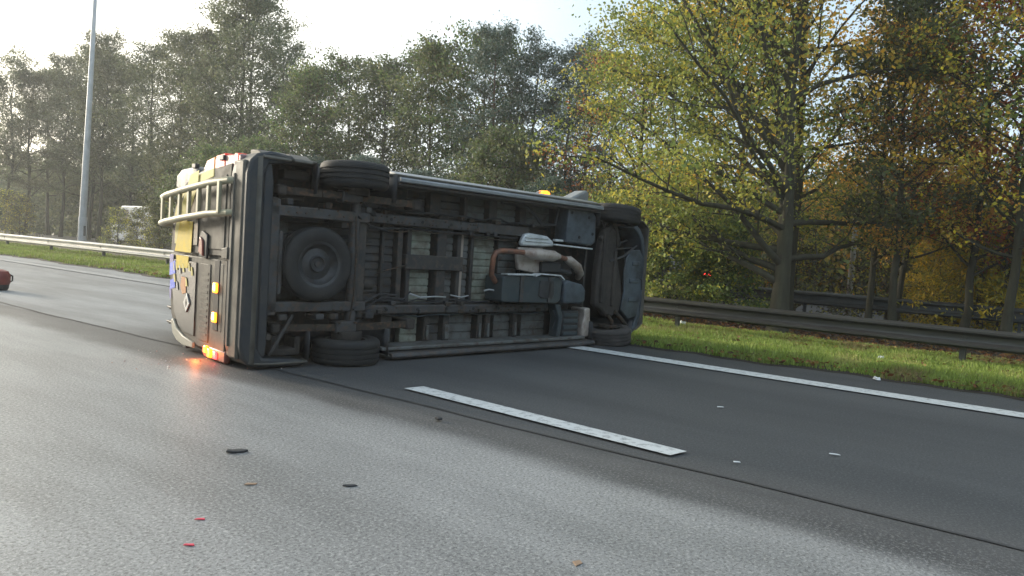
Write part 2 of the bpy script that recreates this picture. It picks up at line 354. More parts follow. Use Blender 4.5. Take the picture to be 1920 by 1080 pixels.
r_.elements[1].color = (.06, .04, .022, 1); r_.elements[1].position = .84
for p_, c_ in ((.22, (.05, .045, .02, 1)), (.27, (.055, .09, .02, 1)), (.70, (.06, .095, .02, 1)), (.76, (.075, .045, .022, 1))):
    e_ = r_.elements.new(p_); e_.color = c_
t.links.new(rp.outputs[0], cr2.inputs[0])
n2 = N(t, 'ShaderNodeTexNoise'); n2.inputs['Scale'].default_value = 22; n2.inputs['Detail'].default_value = 6; t.links.new(g.outputs['Position'], n2.inputs['Vector'])
mm = N(t, 'ShaderNodeMix', data_type='RGBA', blend_type='MULTIPLY'); mm.inputs[0].default_value = .6; t.links.new(cr2.outputs[0], mm.inputs[6]); t.links.new(n2.outputs[0], mm.inputs[7]); t.links.new(mm.outputs[2], b.inputs['Base Color'])
vo = bpy.data.objects.new('grass_verge', npmesh('grass_verge', V, F, ver, smooth=True)); C.objects.link(vo); struct(vo)

# grass blades
def blades(name, n, x0f, y0, y1, x1, h0, h1, seed, cols, dens=None):
    rs = np.random.RandomState(seed)
    y = y0+(y1-y0)*rs.rand(n)**1.25; u = rs.rand(n); x = edge_x(y)+x0f+u*(x1-x0f)
    keep = (vnoise(x, y, 2.2, seed+5)+rs.rand(n)*1.4 > .1) if dens is None else (vnoise(x, y, 2.2, seed+5)+rs.rand(n)*dens > .5)
    x, y = x[keep], y[keep]; n = len(x); uu = x-edge_x(y)
    h = (h0+(h1-h0)*rs.rand(n))*(.65+.5*np.clip(vnoise(x, y, 1.1, 9)+.6, 0, 1.3))*np.clip(.35+uu*1.0, .3, 1)
    a = rs.rand(n)*6.28; w = .006+.006*rs.rand(n); lean = .6*rs.rand(n)*h; la = rs.rand(n)*6.28
    base = np.stack([x, y, np.full(n, .01)], 1); d = np.stack([np.cos(a)*w, np.sin(a)*w, 0*w], 1)
    mid = base+np.stack([np.cos(la)*lean*.35, np.sin(la)*lean*.35, h*.6], 1); tip = base+np.stack([np.cos(la)*lean, np.sin(la)*lean, h], 1)
    V = np.stack([base-d, base+d, mid+d*.7, tip, mid-d*.7], 1).reshape(-1, 3)
    i = np.arange(n)*5; F1 = np.stack([i, i+1, i+2, i+4], 1); F2 = np.stack([i+4, i+2, i+3, i+3], 1)
    T = np.concatenate([np.stack([i, i+1, i+2], 1), np.stack([i, i+2, i+4], 1), np.stack([i+4, i+2, i+3], 1)])
    cols = np.array(cols); mixv = np.clip(vnoise(x, y, 1.7, 21)*.5+.5+.3*(rs.rand(n)-.5), 0, .999)
    c = cols[(mixv*len(cols)).astype(int)]*(.75+.5*rs.rand(n, 1))
    tint = np.repeat(c, 5, 0)
    o = bpy.data.objects.new(name, npmesh(name, V, T, M['grass'], tint)); C.objects.link(o)
    return o
gcol = [(.27, .22, .10), (.23, .25, .07), (.26, .33, .07), (.22, .29, .06), (.33, .40, .09), (.36, .35, .12)]
g1 = blades('grass', 230000, .12, -2.5, 14, 4.0, .05, .13, 3, gcol); tag(g1, 'bright green grass on the verge under the guardrail', kind='stuff')
g2 = blades('grass', 110000, .15, 12, 55, 3.9, .08, .17, 4, gcol); tag(g2, 'green grass along the far stretch of the guardrail', kind='stuff')

# fallen leaves: one stuff mesh
def litter(n, seed):
    rs = np.random.RandomState(seed); y = -3+rs.rand(n)**1.3*24; x = edge_x(y)+.05+rs.rand(n)*8
    keep = (np.abs(x-13.7) < .9+rs.rand(n)*.5) | (rs.rand(n) < .25) | ((x-edge_x(y) < .5) & (rs.rand(n) < .8)) | (x > 13.6); x, y = x[keep], y[keep]; n = len(x)
    return x, y, n, rs
x, y, n, rs = litter(26000, 8)
c0 = np.stack([x, y, .05+.04*rs.rand(n)], 1); u = rs.randn(n, 3); u[:, 2] *= .35; u /= np.linalg.norm(u, axis=1)[:, None]; w_ = np.cross(u, rs.randn(n, 3)); w_[:, 2] *= .4; w_ /= np.linalg.norm(w_, axis=1)[:, None]
s_ = (.02+.03*rs.rand(n))[:, None]; V = np.stack([c0-u*s_, c0-w_*s_*.6, c0+u*s_, c0+w_*s_*.6], 1).reshape(-1, 3); i = np.arange(n)*4
pal = np.array([(.16, .07, .03), (.24, .10, .04), (.28, .17, .05), (.10, .06, .03)]); tint = np.repeat(pal[rs.randint(0, 4, n)]*(.7+.6*rs.rand(n, 1)), 4, 0)
lo = bpy.data.objects.new('fallen_leaves', npmesh('fallen_leaves', V, np.stack([i, i+1, i+2, i+3], 1), M['leaf'], tint)); C.objects.link(lo); tag(lo, 'brown fallen leaves lying in the grass and under the trees', kind='stuff')

# ------------------------------------------------------------------ guardrail by the verge
RX = 12.3
prof = [(0, .57), (-.035, .566), (-.085, .535), (-.085, .505), (-.02, .465), (-.012, .42), (-.02, .375), (-.085, .335), (-.085, .305), (-.035, .272), (0, .268)]
def beam(x, y0, y1, zoff=0, th=.006):
    b = MB(); pf = prof+[(p[0]+th, p[1]) for p in reversed(prof)]
    b.prism([(p[0], p[1]) for p in pf], 'y', 0, y1-y0); b.v = [(v[0]+x, v[1]+y0, v[2]+zoff) for v in b.v]; return b
gr = empty('guardrail', (RX, .65, 0), 0, 'long steel guardrail with two ridges standing in the near grass verge beside the van', 'guardrail')
me_p = None; me_post = None
for k in range(-3, 16):
    y0 = .65+4.45*k
    if me_p is None:
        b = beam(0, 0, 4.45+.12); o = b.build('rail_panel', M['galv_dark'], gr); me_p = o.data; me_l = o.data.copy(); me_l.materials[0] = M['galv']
        pb = MB().box(.05, .15, -.03, .03, -.35, .545).box(.0, .05, -.05, .05, .33, .50); pb.box(.16, .19, -.045, -.03, -.35, .545).box(.16, .19, .03, .045, -.35, .545)
        po = pb.build('post', M['post_steel'], gr, smooth=False); me_post = po.data
        bb = MB()
        for yy in (.04, .09, 4.49, 4.54):
            for zz in (.40, .44): bb.lathe([(0, -.012), (.012, -.012), (.012, .006), (0, .006)], (-.022, yy, zz), (-1, 0, 0), 8)
        bo = bb.build('bolts', M['post_steel'], gr, stuff=True); me_bolt = bo.data
    else:
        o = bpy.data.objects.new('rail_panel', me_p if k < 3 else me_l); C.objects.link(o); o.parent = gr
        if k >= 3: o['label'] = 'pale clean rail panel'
        po = bpy.data.objects.new('post', me_post); C.objects.link(po); po.parent = gr
        bo = bpy.data.objects.new('bolts', me_bolt); C.objects.link(bo); bo.parent = gr; bo['kind'] = 'stuff'
    dx = -.004*(k % 2)
    o.location = (dx, 4.45*k-.06, 0); po.location = (0, 4.45*k, 0); bo.location = (dx, 4.45*k-.06, 0)

# far guardrail behind the trees on the right
gf = empty('guardrail', (17, 0, 0), 0, 'darker guardrail behind the tree trunks on the far side of the thicket', 'guardrail')
mp1 = mp2 = None
for k in range(-3, 6):
    if mp1 is None:
        o = beam(0, 0, 4.05, .22).build('rail_panel', M['dark_rail'], gf); mp1 = o.data
        po = MB().box(.02, .1, -.03, .03, -.2, .76).build('post', M['dark_rail'], gf, smooth=False); mp2 = po.data
    else:
        o = bpy.data.objects.new('rail_panel', mp1); C.objects.link(o); o.parent = gf
        po = bpy.data.objects.new('post', mp2); C.objects.link(po); po.parent = gf
    o.location = (-.004*(k % 2), 4*k, 0); po.location = (0, 4*k, 0)

# ------------------------------------------------------------------ the van: x along, y = its own height (0 tyre bottoms, 2.3 roof), z = up in the world (it lies on its left side)
van = empty('van', (4.78, 5.27, 0), R(-10.0), 'dark grey panel van lying on its side across the lanes, underside facing us', 'van')
LOW = [(.22, .045), (.3, .03), (.9, .012), (1.4, .02), (1.75, .045), (1.95, .09), (2.08, .17), (2.17, .29), (2.22, .45), (2.25, .7), (2.26, 1.0)]
UPP = [(2.25, 1.2), (2.2, 1.42), (2.12, 1.60), (1.99, 1.74), (1.75, 1.83), (1.4, 1.935), (.9, 2.015), (.3, 1.99), (.22, 1.975)]
def loop(s):
    pts = LOW+UPP
    # front: the windscreen and bonnet slope down, nose narrows
    top = 2.26
    if s > 3.1: top = 2.26-.16*((s-3.1)/.5)**1.5 if s < 3.6 else max(0, 2.10-(s-3.6)*.95)
    if s > 4.25: top = max(.75, 1.48-(s-4.25)*.28)
    if s > 5.0: top -= (s-5.0)**2*8
    if s < 0: top -= .05*(s/-.95)**2
    nar = 1.0
    if s > 4.4: nar = 1-.26*((s-4.4)/.7)**2.0
    if s < -.8: nar = 1-.012*((-.8-s)/.15)
    y0 = .22
    for c in (.10, 4.43):
        d = abs(s-c)
        if d < .47: y0 = max(y0, .22+math.sqrt(.47*.47-d*d)*1.05)
    out = []
    for y, z in pts:
        yy = y0+(y-.22)/(2.26-.22)*(top-y0)
        out.append((yy, 1.0+(z-1.0)*nar))
    return out
st = sorted(set([round(-.93+.06*i, 3) for i in range(int((5.10+.93)/.06)+1)]+[-.47, .47, 3.86, 4.8, 5.10]))
b = MB(); n = len(LOW+UPP)
for s in st: b.v += [(s, y, z) for y, z in loop(s)]
for i in range(len(st)-1):
    for j in range(n-1): a = i*n+j; b.f.append((a, a+1, a+n+1, a+n))
# end caps: rounded tail corners
prev = 0
for sx, k_ in ((-.975, .988), (-1.005, .962), (-1.02, .925)):
    cb = len(b.v); b.v += [(sx, 1.1+(y-1.1)*k_, 1.0+(z-1.0)*k_) for y, z in loop(-.93)]
    for j in range(n-1): b.f.append((prev+j+1, prev+j, cb+j, cb+j+1))
    b.f.append((prev, prev+n-1, cb+n-1, cb)); prev = cb
b.f.append(tuple(range(cb, cb+n)))
lf = len(st)-1; b.f.append(tuple(reversed([lf*n+j for j in range(n)])))
body = b.build('body', M['paint'], van)
so = body.modifiers.new('solid', 'SOLIDIFY'); so.thickness = .02; so.offset = -1

def part(b, name, m, parent=van, **k): return b.build(name, m, parent, **k)
# --- floor
rs = random.Random(3)
part(MB().box(-.86, 3.95, .70, .72, .06, 1.96), 'floor', M['under'])
def ribbed(s0, s1, t0, t1, m, y=.62, pitch=.085, lab=None):   # pressed floor panel: ridges run along the van
    b = MB(); pts = []; t = t0
    while t < t1-.02:
        e = min(t+pitch, t1)
        pts += [(y+.014, t), (y+.014, t+.012), (y, t+.022), (y, e-.006)]; t = e
    pts.append((y+.014, t1))
    for s in (s0, s1):
        for yy, tt in pts: b.v.append((s, yy, tt))
    k = len(pts)
    for j in range(k-1): b.f.append((j, j+1, k+j+1, k+j))
    # side skirts back to the floor
    for i0 in (0, k):
        o = len(b.v)
        for yy, tt in pts: b.v.append((b.v[i0][0], .70, tt))
        for j in range(k-1): b.f.append((i0+j, i0+j+1, o+j+1, o+j))
    return b.build('floor_panel', m, van, fix=False, smooth=False, label=lab)
FD, FG, FM = M['floor_dark'], M['floor_green'], M['floor_mid']
mids = [(-.02, .62, FD), (.66, .80, FD), (1.03, 1.32, FG), (1.52, 1.66, FM), (1.75, 1.90, FM), (2.0, 2.33, FG), (2.38, 2.75, FM), (2.8, 3.3, FM)]
for s0, s1, m in mids: ribbed(s0, s1, .60, 1.46, m)
for s0, s1, m in [(.35, .62, FD), (.95, 1.2, FD), (1.42, 1.72, FD), (1.8, 2.12, FM), (2.3, 2.66, FM), (2.82, 3.3, FM)]: ribbed(s0, s1, 1.60, 1.93, m, .61)
for s0, s1, m in [(.95, 1.18, FG), (1.33, 1.5, FD), (1.62, 2.02, FM), (2.40, 2.78, FM), (2.9, 3.34, FM)]: ribbed(s0, s1, .10, .44, m, .61, .11)
ribbed(-.62, -.02, .62, 1.42, FD, .60)
# --- cross members
def hat(s0, s1, t0, t1, y=.52, m='under'):
    b = MB().box(s0, s1, y, .70, t0, t1)
    return part(b, 'cross_member', M[m], bevel=.012)
hat(.62, .66, .6, 1.46, .57); hat(.81, .88, .56, 1.48, .54); hat(.94, 1.0, .56, 1.48, .54)
hat(1.36, 1.50, .56, 1.62, .53); hat(1.68, 1.74, .56, 1.48, .55); hat(1.92, 1.97, .58, 1.45, .58, 'under'); hat(2.35, 2.37, .58, 1.45, .56); hat(2.76, 2.8, .58, 1.45, .56)
part(MB().box(1.745, 1.80, .585, .70, .62, 1.42), 'floor_strip', M['beige'], bevel=.006)
hat(.9, 1.74, .97, 1.14, .50)
for s0, s1 in ((.64, .78), (1.24, 1.32), (1.52, 1.62), (2.06, 2.14), (2.2, 2.28), (2.68, 2.76)):
    hat(s0, s1, .08, .46, .54)
    part(MB().box(s0+.02, s1-.02, .52, .54, .16, .33), 'floor_bracket', FM, bevel=.006)
for s0, s1 in ((.66, .9), (1.22, 1.38), (1.74, 1.79), (2.14, 2.28), (2.68, 2.8)): hat(s0, s1, 1.6, 1.94, .54)
# --- chassis rails with holes
for t0, t1, s0, s1 in ((.475, .575, .35, 3.25), (1.455, 1.565, .35, 2.8)):
    part(MB().box(s0, s1, .46, .68, t0, t1), 'chassis_rail', M['chassis'], bevel=.015)
    k = s0+.3
    hb = MB()
    while k < s1-.15: hb.lathe([(0, -.002), (.018, -.002), (.018, .01), (0, .01)], (k, .458, (t0+t1)/2), (0, 1, 0), 10); k += .42
    part(hb, 'rail_holes', M['black'], stuff=True)
# lighter patch where a rail section is spliced on
part(MB().box(1.9, 2.78, .45, .47, 1.45, 1.57), 'rail_plate', M['chassis'], bevel=.008)
# --- sills
part(MB().prism([(.20, 1.90), (.20, 1.943), (.33, 2.004), (.42, 2.024), (.60, 2.03), (.60, 1.90)], 'x', .57, 3.97), 'upper_sill', M['paint_sill'], bevel=.01, label='pale grey upper sill running between the wheels')
part(MB().box(.57, 3.95, .24, .60, 1.86, 1.898), 'sill_flange', M['under'], bevel=.01)
part(MB().prism([(.20, .085), (.18, .045), (.20, .02), (.60, .012), (.60, .10)], 'x', .57, 3.97), 'lower_sill', M['chassis'], bevel=.01, label='scraped lower sill resting close to the road')
part(MB().box(.5, 3.85, .28, .60, .10, .14), 'sill_flange', M['floor_mid'], bevel=.01)
# --- rear end
part(MB().prism([(-.90, .17), (-.84, .10), (-.81, .13), (-.80, .25), (-.80, 1.75), (-.82, 1.88), (-.85, 1.92), (-.90, 1.88)], 'y', .25, .46), 'bumper_underside', M['bumper'], bevel=.02)
part(MB().prism([(-1.06, .22), (-1.035, .11), (-.97, .045), (-.86, .02), (-.42, .02), (-.42, .07), (-.84, .11), (-.90, .2), (-.90, 1.80), (-.86, 1.90), (-.62, 1.94), (-.62, 2.0), (-.84, 2.02), (-.97, 1.985), (-1.035, 1.92), (-1.06, 1.80)], 'y', .23, .60), 'rear_bumper', M['bumper'], bevel=.025, label='dark rear bumper wrapping round the tail corners')
part(MB().box(-.84, .28, .30, .44, 1.44, 1.545), 'rear_frame_rail', M['chassis'], bevel=.012)
part(MB().box(-.88, .28, .30, .44, .53, .63), 'rear_frame_rail', M['chassis'], bevel=.012)
part(MB().box(-.80, -.70, .30, .50, .5, 1.6), 'rear_cross_member', M['chassis'], bevel=.012)
part(MB().box(-.62, -.45, .55, .69, 1.55, 1.95), 'cross_member', M['under'], bevel=.012)
part(MB().box(-.68, -.40, .42, .60, 1.60, 1.70).box(-.62, -.35, .44, .6, 1.8, 1.9), 'hanger_bracket', M['brown_grey'], bevel=.015)
part(MB().box(-.70, -.42, .36, .60, .10, .17).box(-.70, -.62, .36, .5, .1, .30).box(-.46, -.40, .36, .6, .1, .28), 'towing_bracket', M['brown_grey'], bevel=.012)
part(MB().obox((-.74, .33, .12), (-.52, .33, .50), .03, .03), 'brace', M['chassis'])
part(MB().box(-.66, -.30, .58, .69, .62, .80).box(-.66, -.48, .56, .69, 1.15, 1.40), 'floor_bracket', FM, bevel=.02)
# leaf springs, axle
def arc(s0, s1, y0, sag, z, n=12): return [(s0+(s1-s0)*i/n, y0+sag*(1-(2*i/n-1)**2), z) for i in range(n+1)]
for z0 in (.37, 1.69):
    b = MB(); P_ = arc(-.66, .92, .40, -.09, z0)
    for k in range(2):
        for i in range(len(P_)-1):
            if k and (i < 3 or i > 8): continue
            p, q = Vector(P_[i]), Vector(P_[i+1]); off = Vector((0, -.016*k, 0)); b.obox(p+off, q+off, .07, .014, (0, 1, 0))
    sp_ = part(b, 'leaf_spring', M['spring'], one=True)
    part(MB().box(-.72, -.62, .34, .60, z0-.05, z0+.05), 'spring_shackle', M['brown_grey'], bevel=.02)
    part(MB().box(.86, .98, .36, .66, z0-.06, z0+.06), 'spring_hanger', M['brown_grey'], bevel=.02)
    part(MB().box(-.07, .16, .26, .40, z0-.06, z0+.06), 'axle_clamp', M['chassis'], bevel=.015)
    b = MB()
    for ss in (-.05, .13):
        for zz in (-.05, .05): b.tube([(ss, .22, z0+zz), (ss, .42, z0+zz)], .010, 8)
    part(b, 'clamp_bolts', M['spring'], stuff=True)
    # damper
    part(MB().tube([(.12, .34, z0-.02), (.42, .46, z0-.14 if z0 > 1 else z0+.14)], .030, 12).tube([(.40, .45, z0-.13 if z0 > 1 else z0+.13), (.56, .52, z0-.2 if z0 > 1 else z0+.2)], .018, 10), 'damper', M['plastic'])
part(MB().tube([(.13, .35, .24), (.13, .35, 1.8)], .055, 14), 'rear_axle', M['chassis'])
part(MB().box(.14, .28, .34, .44, .45, 1.6), 'axle_beam', M['under'], bevel=.02)
part(MB().tube([(.10, .30, .45), (.12, .28, .7), (.13, .29, 1.1), (.11, .30, 1.5)], .009, 6), 'brake_pipe', M['spring'])
for z0 in (.28, 1.75): part(MB().lathe([(0, -.04), (.15, -.04), (.16, 0), (.15, .05), (0, .05)], (0.10, .345, z0), (0, 0, 1), 28), 'brake_drum', M['brown_grey'])
# --- wheels
def tyre_prof(r, w, grooves=True):
    p = [(r*.60, -w*.44), (r*.66, -w*.5), (r*.80, -w*.53), (r*.92, -w*.5), (r*.975, -w*.43), (r, -w*.33)]
    if grooves:
        for g in (-.2, 0, .2):
            p += [(r, w*(g-.035)), (r-.011, w*(g-.03)), (r-.011, w*(g+.03)), (r, w*(g+.035))]
    p += [(r, w*.33), (r*.975, w*.43), (r*.92, w*.5), (r*.80, w*.53), (r*.66, w*.5), (r*.60, w*.44), (r*.60, -w*.44)]
    return p
def wheel(c, axis, r=.345, w=.215, m='rubber', tilt=None):
    rim = MB().lathe([(0, w*.18), (r*.16, w*.20), (r*.2, w*.30), (r*.24, w*.18), (r*.42, w*.10), (r*.50, w*.22), (r*.55, w*.42), (r*.62, w*.47), (r*.62, w*.42), (r*.585, w*.36), (r*.56, 0), (r*.585, -w*.36), (r*.62, -w*.42), (r*.62, -w*.47), (r*.56, -w*.45), (r*.50, -w*.2), (r*.47, w*.02), (0, w*.06)], (0, 0, 0), axis, 48)
    ro = part(rim, 'wheel', M['rim'], loc=c)
    ty = MB().lathe(tyre_prof(r, w), (0, 0, 0), axis, 64); part(ty, 'tyre', M[m], ro, smooth=True)
    return ro
wheel((.10, .345, 1.90), (0, .02, 1), w=.25); wheel((.10, .345, .13), (0, 0, -1), w=.25)
wheel((4.44, .345, 1.87), (.10, .0, 1), w=.235); w4 = wheel((4.42, .345, .13), (.10, 0, -1), w=.235, m='rubber_brown')
# spare
sw = wheel((-.30, .335, 1.0), (0, -1, 0), r=.365, w=.20, m='rubber'); sw['label'] = 'spare wheel slung flat under the tail'
part(MB().lathe([(0, -.02), (.03, -.02), (.03, .05), (0, .05)], (0, -.03, 0), (0, 1, 0), 12).box(-.16, .16, -.005, .02, -.02, .02), 'spare_wheel_clamp', M['chassis'], sw, bevel=.004)
# spare cradle
part(MB().box(-.70, -.66, .3, .55, .7, 1.3), 'spare_wheel_cradle', M['chassis'], bevel=.008)
# --- clutter: brackets, clips, bolts, cable runs
cr3 = random.Random(12)
for k in range(26):
    s_ = cr3.uniform(.5, 3.2); z_ = cr3.choice([.50, .59, 1.44, 1.59])+cr3.uniform(-.01, .01); w_ = cr3.uniform(.015, .04)
    part(MB().box(s_-w_, s_+w_, .44+cr3.uniform(-.02, .03), .50, z_-.022, z_+.022), 'bracket', cr3.choice([M['brown_grey'], M['chassis'], M['spring']]), bevel=.006)
for k in range(14):
    s_ = cr3.uniform(-.80, .4); z_ = cr3.choice([.48, .66, 1.40, 1.58, 1.72, .30]); w_ = cr3.uniform(.02, .05)
    part(MB().box(s_-w_, s_+w_, .28+cr3.uniform(-.02, .06), .50, z_-.03, z_+.03), 'bracket', cr3.choice([M['brown_grey'], M['under'], M['spring'], M['floor_dark']]), bevel=.01)
b = MB()
for k in range(90):
    s_ = cr3.uniform(-.8, 3.3); z_ = cr3.choice([.505, .545, 1.485, 1.535]); b.lathe([(0, -.004), (.010, -.004), (.010, .006), (0, .006)], (s_, .455 if s_ > .3 else .296, z_), (0, 1, 0), 6)
part(b, 'frame_bolts', M['spring'], stuff=True)
for z0, a0, m_ in ((1.62, .02, 'plastic'), (.62, .015, 'plastic'), (1.40, .012, 'spring'), (.46, .015, 'tank')):
    pts = [(s_*.15+.5, .50+cr3.uniform(-.03, .02), z0+cr3.uniform(-.022, .022)) for s_ in range(0, 19)]; part(MB().tube(pts, a0*.6, 6), 'cable', M[m_])
for z0 in (.75, 1.25): part(MB().tube([(-.66, .45, z0), (-.5, .5, z0+.04), (-.05, .52, z0), (.2, .48, z0-.03), (.45, .52, z0)], .008, 6), 'cable', M['plastic'])
part(MB().lathe([(0, -.09), (.05, -.09), (.055, -.05), (.055, .07), (.04, .09), (0, .09)], (.34, .42, .80), (1, 0, 0), 16), 'brake_valve', M['brown_grey'])
part(MB().tube([(.13, .29, .55), (.3, .36, .62), (.55, .45, .7), (.8, .5, .68)], .012, 8), 'brake_hose', M['plastic'])
part(MB().tube([(.13, .29, 1.5), (.32, .36, 1.42), (.6, .46, 1.38)], .012, 8), 'brake_hose', M['plastic'])
# --- wheel arches (dark liners)
for s_ in (.10, 4.43):
    for z0, z1 in ((.05, .34), (1.68, 1.97)):
        b = MB(); k = 14
        for i in range(k+1):
            a = math.pi*i/k; b.v += [(s_+.465*math.cos(a), .26+.46*math.sin(a), z0), (s_+.465*math.cos(a), .26+.46*math.sin(a), z1)]
        for i in range(k): b.f.append((2*i, 2*i+1, 2*i+3, 2*i+2))
        o = part(b, 'wheel_arch_liner', M['plastic']); mm_ = o.modifiers.new('s', 'SOLIDIFY'); mm_.thickness = .008
# --- exhaust
px_ = [(2.19, .40, .86), (2.08, .36, .95), (2.06, .33, 1.08), (2.07, .33, 1.17), (2.11, .33, 1.225), (2.19, .33, 1.25), (2.4, .33, 1.25), (2.62, .33, 1.245)]
part(MB().tube(px_, .034, 14), 'exhaust_pipe', M['copper'], label='rust coloured exhaust pipe bent in a square hook')
part(MB().tube([(2.58, .33, 1.243), (2.64, .33, 1.24), (2.70, .33, 1.237), (3.14, .33, 1.225), (3.20, .33, 1.222), (3.26, .33, 1.22)], [.036, .05, .072, .072, .05, .036], 18), 'muffler', M['muffler'])
part(MB().tube([(3.24, .33, 1.22), (3.42, .34, 1.19)], .032, 12), 'exhaust_pipe', M['copper'])
part(MB().tube([(3.40, .34, 1.195), (3.48, .35, 1.18), (3.72, .40, 1.09), (3.86, .46, 1.0), (3.92, .55, .94)], [.035, .06, .064, .056, .045], 16), 'exhaust_pipe', M['muffler'])
# heat shields
b = MB().prism([(2.60, 1.37), (2.66, 1.48), (2.75, 1.50), (3.08, 1.48), (3.2, 1.42), (3.22, 1.35), (3.0, 1.335), (2.62, 1.33)], 'y', .40, .47)
part(b, 'heat_shield', M['heat'], bevel=.02)
part(MB().box(2.66, 3.1, .385, .40, 1.39, 1.405).box(2.66, 3.1, .385, .40, 1.435, 1.45), 'shield_bead', M['heat'], bevel=.004)
part(MB().prism([(2.58, 1.18), (2.60, 1.31), (3.05, 1.32), (3.1, 1.26), (3.05, 1.0), (2.9, .98), (2.62, 1.02)], 'y', .44, .50), 'tunnel_shield', M['muffler'], bevel=.015)
part(MB().obox((3.18, .36, 1.375), (3.95, .36, 1.355), .02, .05, (0, 1, 0)).box(3.2, 3.4, .37, .42, 1.42, 1.45), 'shield_edge', M['heat'], bevel=.005)
part(MB().box(2.5, 3.3, .66, .69, .9, 1.4), 'gearbox_tunnel', M['black'])
part(MB().box(3.0, 3.36, .38, .60, 1.0, 1.14).tube([(2.95, .5, 1.06), (3.3, .42, 1.05), (3.6, .42, 1.0)], .04, 12), 'gearbox_mount', M['plastic'], bevel=.02)
# tanks
part(MB().prism([(2.20, .64), (2.22, .62), (3.20, .60), (3.28, .64), (3.30, .93), (3.22, .95), (2.26, .955), (2.20, .93)], 'y', .28, .60), 'fuel_tank', M['tank'], bevel=.03, seg=3, label='dark blue black plastic tank in the middle of the floor')
part(MB().box(2.50, 2.56, .262, .285, .62, .95).box(3.02, 3.06, .262, .285, .62, .95), 'tank_strap', M['chassis'], bevel=.004)
part(MB().prism([(2.84, .70), (2.90, .67), (3.1, .66), (3.14, .72), (3.12, .90), (2.86, .90)], 'y', .262, .285), 'tank_recess', M['plastic'], bevel=.01)
part(MB().prism([(3.36, .60), (3.70, .59), (3.80, .62), (3.80, .78), (3.72, .86), (3.42, .91), (3.34, .88)], 'y', .28, .60), 'filter_box', M['plastic_blue'], bevel=.03, seg=3)
b = MB()
for (a, c) in (((2.24, .965), (2.72, .97)), ((2.74, .955), (2.84, .985)), ((2.84, .985), (3.22, .972)), ((3.22, .972), (3.30, .915))): b.obox((a[0], .30, a[1]), (c[0], .30, c[1]), .12, .016, (0, 0, 1))
part(b, 'tank_shield', M['heat'], label='bright foil shield along the top of the tank')
# hoses and cables
def hose(pts, r=.012, m='plastic'): part(MB().tube(pts, r, 8), 'hose', M[m])
hose([(2.3, .50, 1.86), (2.7, .42, 1.82), (2.85, .42, 1.72), (3.0, .44, 1.62), (3.25, .44, 1.64), (3.3, .44, 1.9)], .022)
hose([(.5, .50, .90), (.62, .44, .96), (.78, .44, 1.0), (.9, .48, 1.02)], .008, 'spring'); hose([(1.0, .56, .70), (1.1, .46, .66), (1.3, .46, .67), (1.5, .5, .66)], .010, 'silver')
hose([(1.62, .56, .68), (1.72, .48, .66), (1.85, .5, .68)], .008, 'silver'); hose([(2.1, .5, .74), (2.15, .46, .76), (2.22, .42, .75)], .012, 'silver')
hose([(.5, .55, .62), (.8, .5, .60), (1.2, .5, .595), (1.9, .5, .60), (2.2, .5, .61)], .009); hose([(.4, .5, 1.40), (1.0, .52, 1.43), (1.8, .5, 1.42), (2.6, .48, 1.42)], .010)
hose([(.3, .42, .52), (.6, .48, .66), (.9, .5, .64), (1.0, .52, .72)], .009); hose([(3.3, .40, .5), (3.36, .38, .40), (3.34, .42, .25), (3.42, .45, .12)], .02, 'plastic_blue')
# step box / undertray on the upper side
part(MB().prism([(3.36, 1.42), (3.38, 1.93), (3.66, 1.93), (3.86, 1.90), (3.96, 1.80), (3.98, 1.45), (3.9, 1.40)], 'y', .32, .55), 'side_undertray', M['plastic_blue'], bevel=.02, seg=3, label='pale blue grey undertray plate below the upper sill')
b = MB()
for s_, z_ in ((3.44, 1.82), (3.80, 1.78), (3.62, 1.50), (3.9, 1.56)): b.lathe([(0, -.004), (.022, -.004), (.022, .01), (0, .01)], (s_, .318, z_), (0, 1, 0), 10)
part(b, 'tray_plugs', M['black'], stuff=True)
part(MB().box(3.46, 3.80, .38, .60, .12, .49), 'battery_box', M['plastic'], bevel=.02)
b = MB()
for k in range(4): b.box(3.48, 3.78, .365, .38, .15+.085*k, .20+.085*k)
part(b, 'box_rib', M['tank'], bevel=.005)
part(MB().prism([(3.84, .12), (3.84, .30), (3.88, .42), (3.86, .52), (3.98, .53), (4.0, .36), (4.04, .28), (4.02, .12)], 'y', .33, .60), 'jacking_bracket', M['muffler'], bevel=.02)
part(MB().prism([(3.26, .58), (3.36, .58), (3.42, .42), (3.40, .16), (3.32, .12), (3.34, .40)], 'y', .34, .50), 'fuel_filler_neck', M['tank'], bevel=.015)
# --- front end
part(MB().box(3.95, 5.02, .74, .76, .15, 1.85), 'engine_bay', M['black'])
part(MB().box(3.93, 3.97, .45, .76, .10, 1.93), 'bulkhead', M['under'])
sub = [(4.06, .56), (4.05, 1.0), (4.10, 1.42), (4.16, 1.66), (4.30, 1.70), (4.42, 1.64), (4.44, 1.40), (4.50, 1.2), (4.60, .95), (4.66, .70), (4.62, .48), (4.44, .40), (4.30, .42), (4.20, .50)]
part(MB().prism(sub, 'y', .30, .42), 'subframe', M['brown_grey'], bevel=.03, seg=3)
part(MB().box(4.12, 4.20, .27, .31, .6, 1.6).box(4.38, 4.44, .27, .31, .55, 1.35), 'subframe_rib', M['brown_grey'], bevel=.015)
b = MB().tube([(4.10, .34, 1.50), (4.25, .32, 1.62), (4.34, .32, 1.74)], .04, 12).tube([(4.52, .34, 1.42), (4.45, .32, 1.60), (4.36, .32, 1.74)], .032, 12); part(b, 'control_arm', M['brown_grey'])
b = MB().tube([(4.48, .30, .48), (4.62, .28, .38), (4.80, .28, .24), (4.86, .3, .18)], .032, 12).tube([(4.34, .30, .42), (4.42, .28, .34), (4.46, .3, .2)], .026, 12); part(b, 'control_arm', M['spring'])
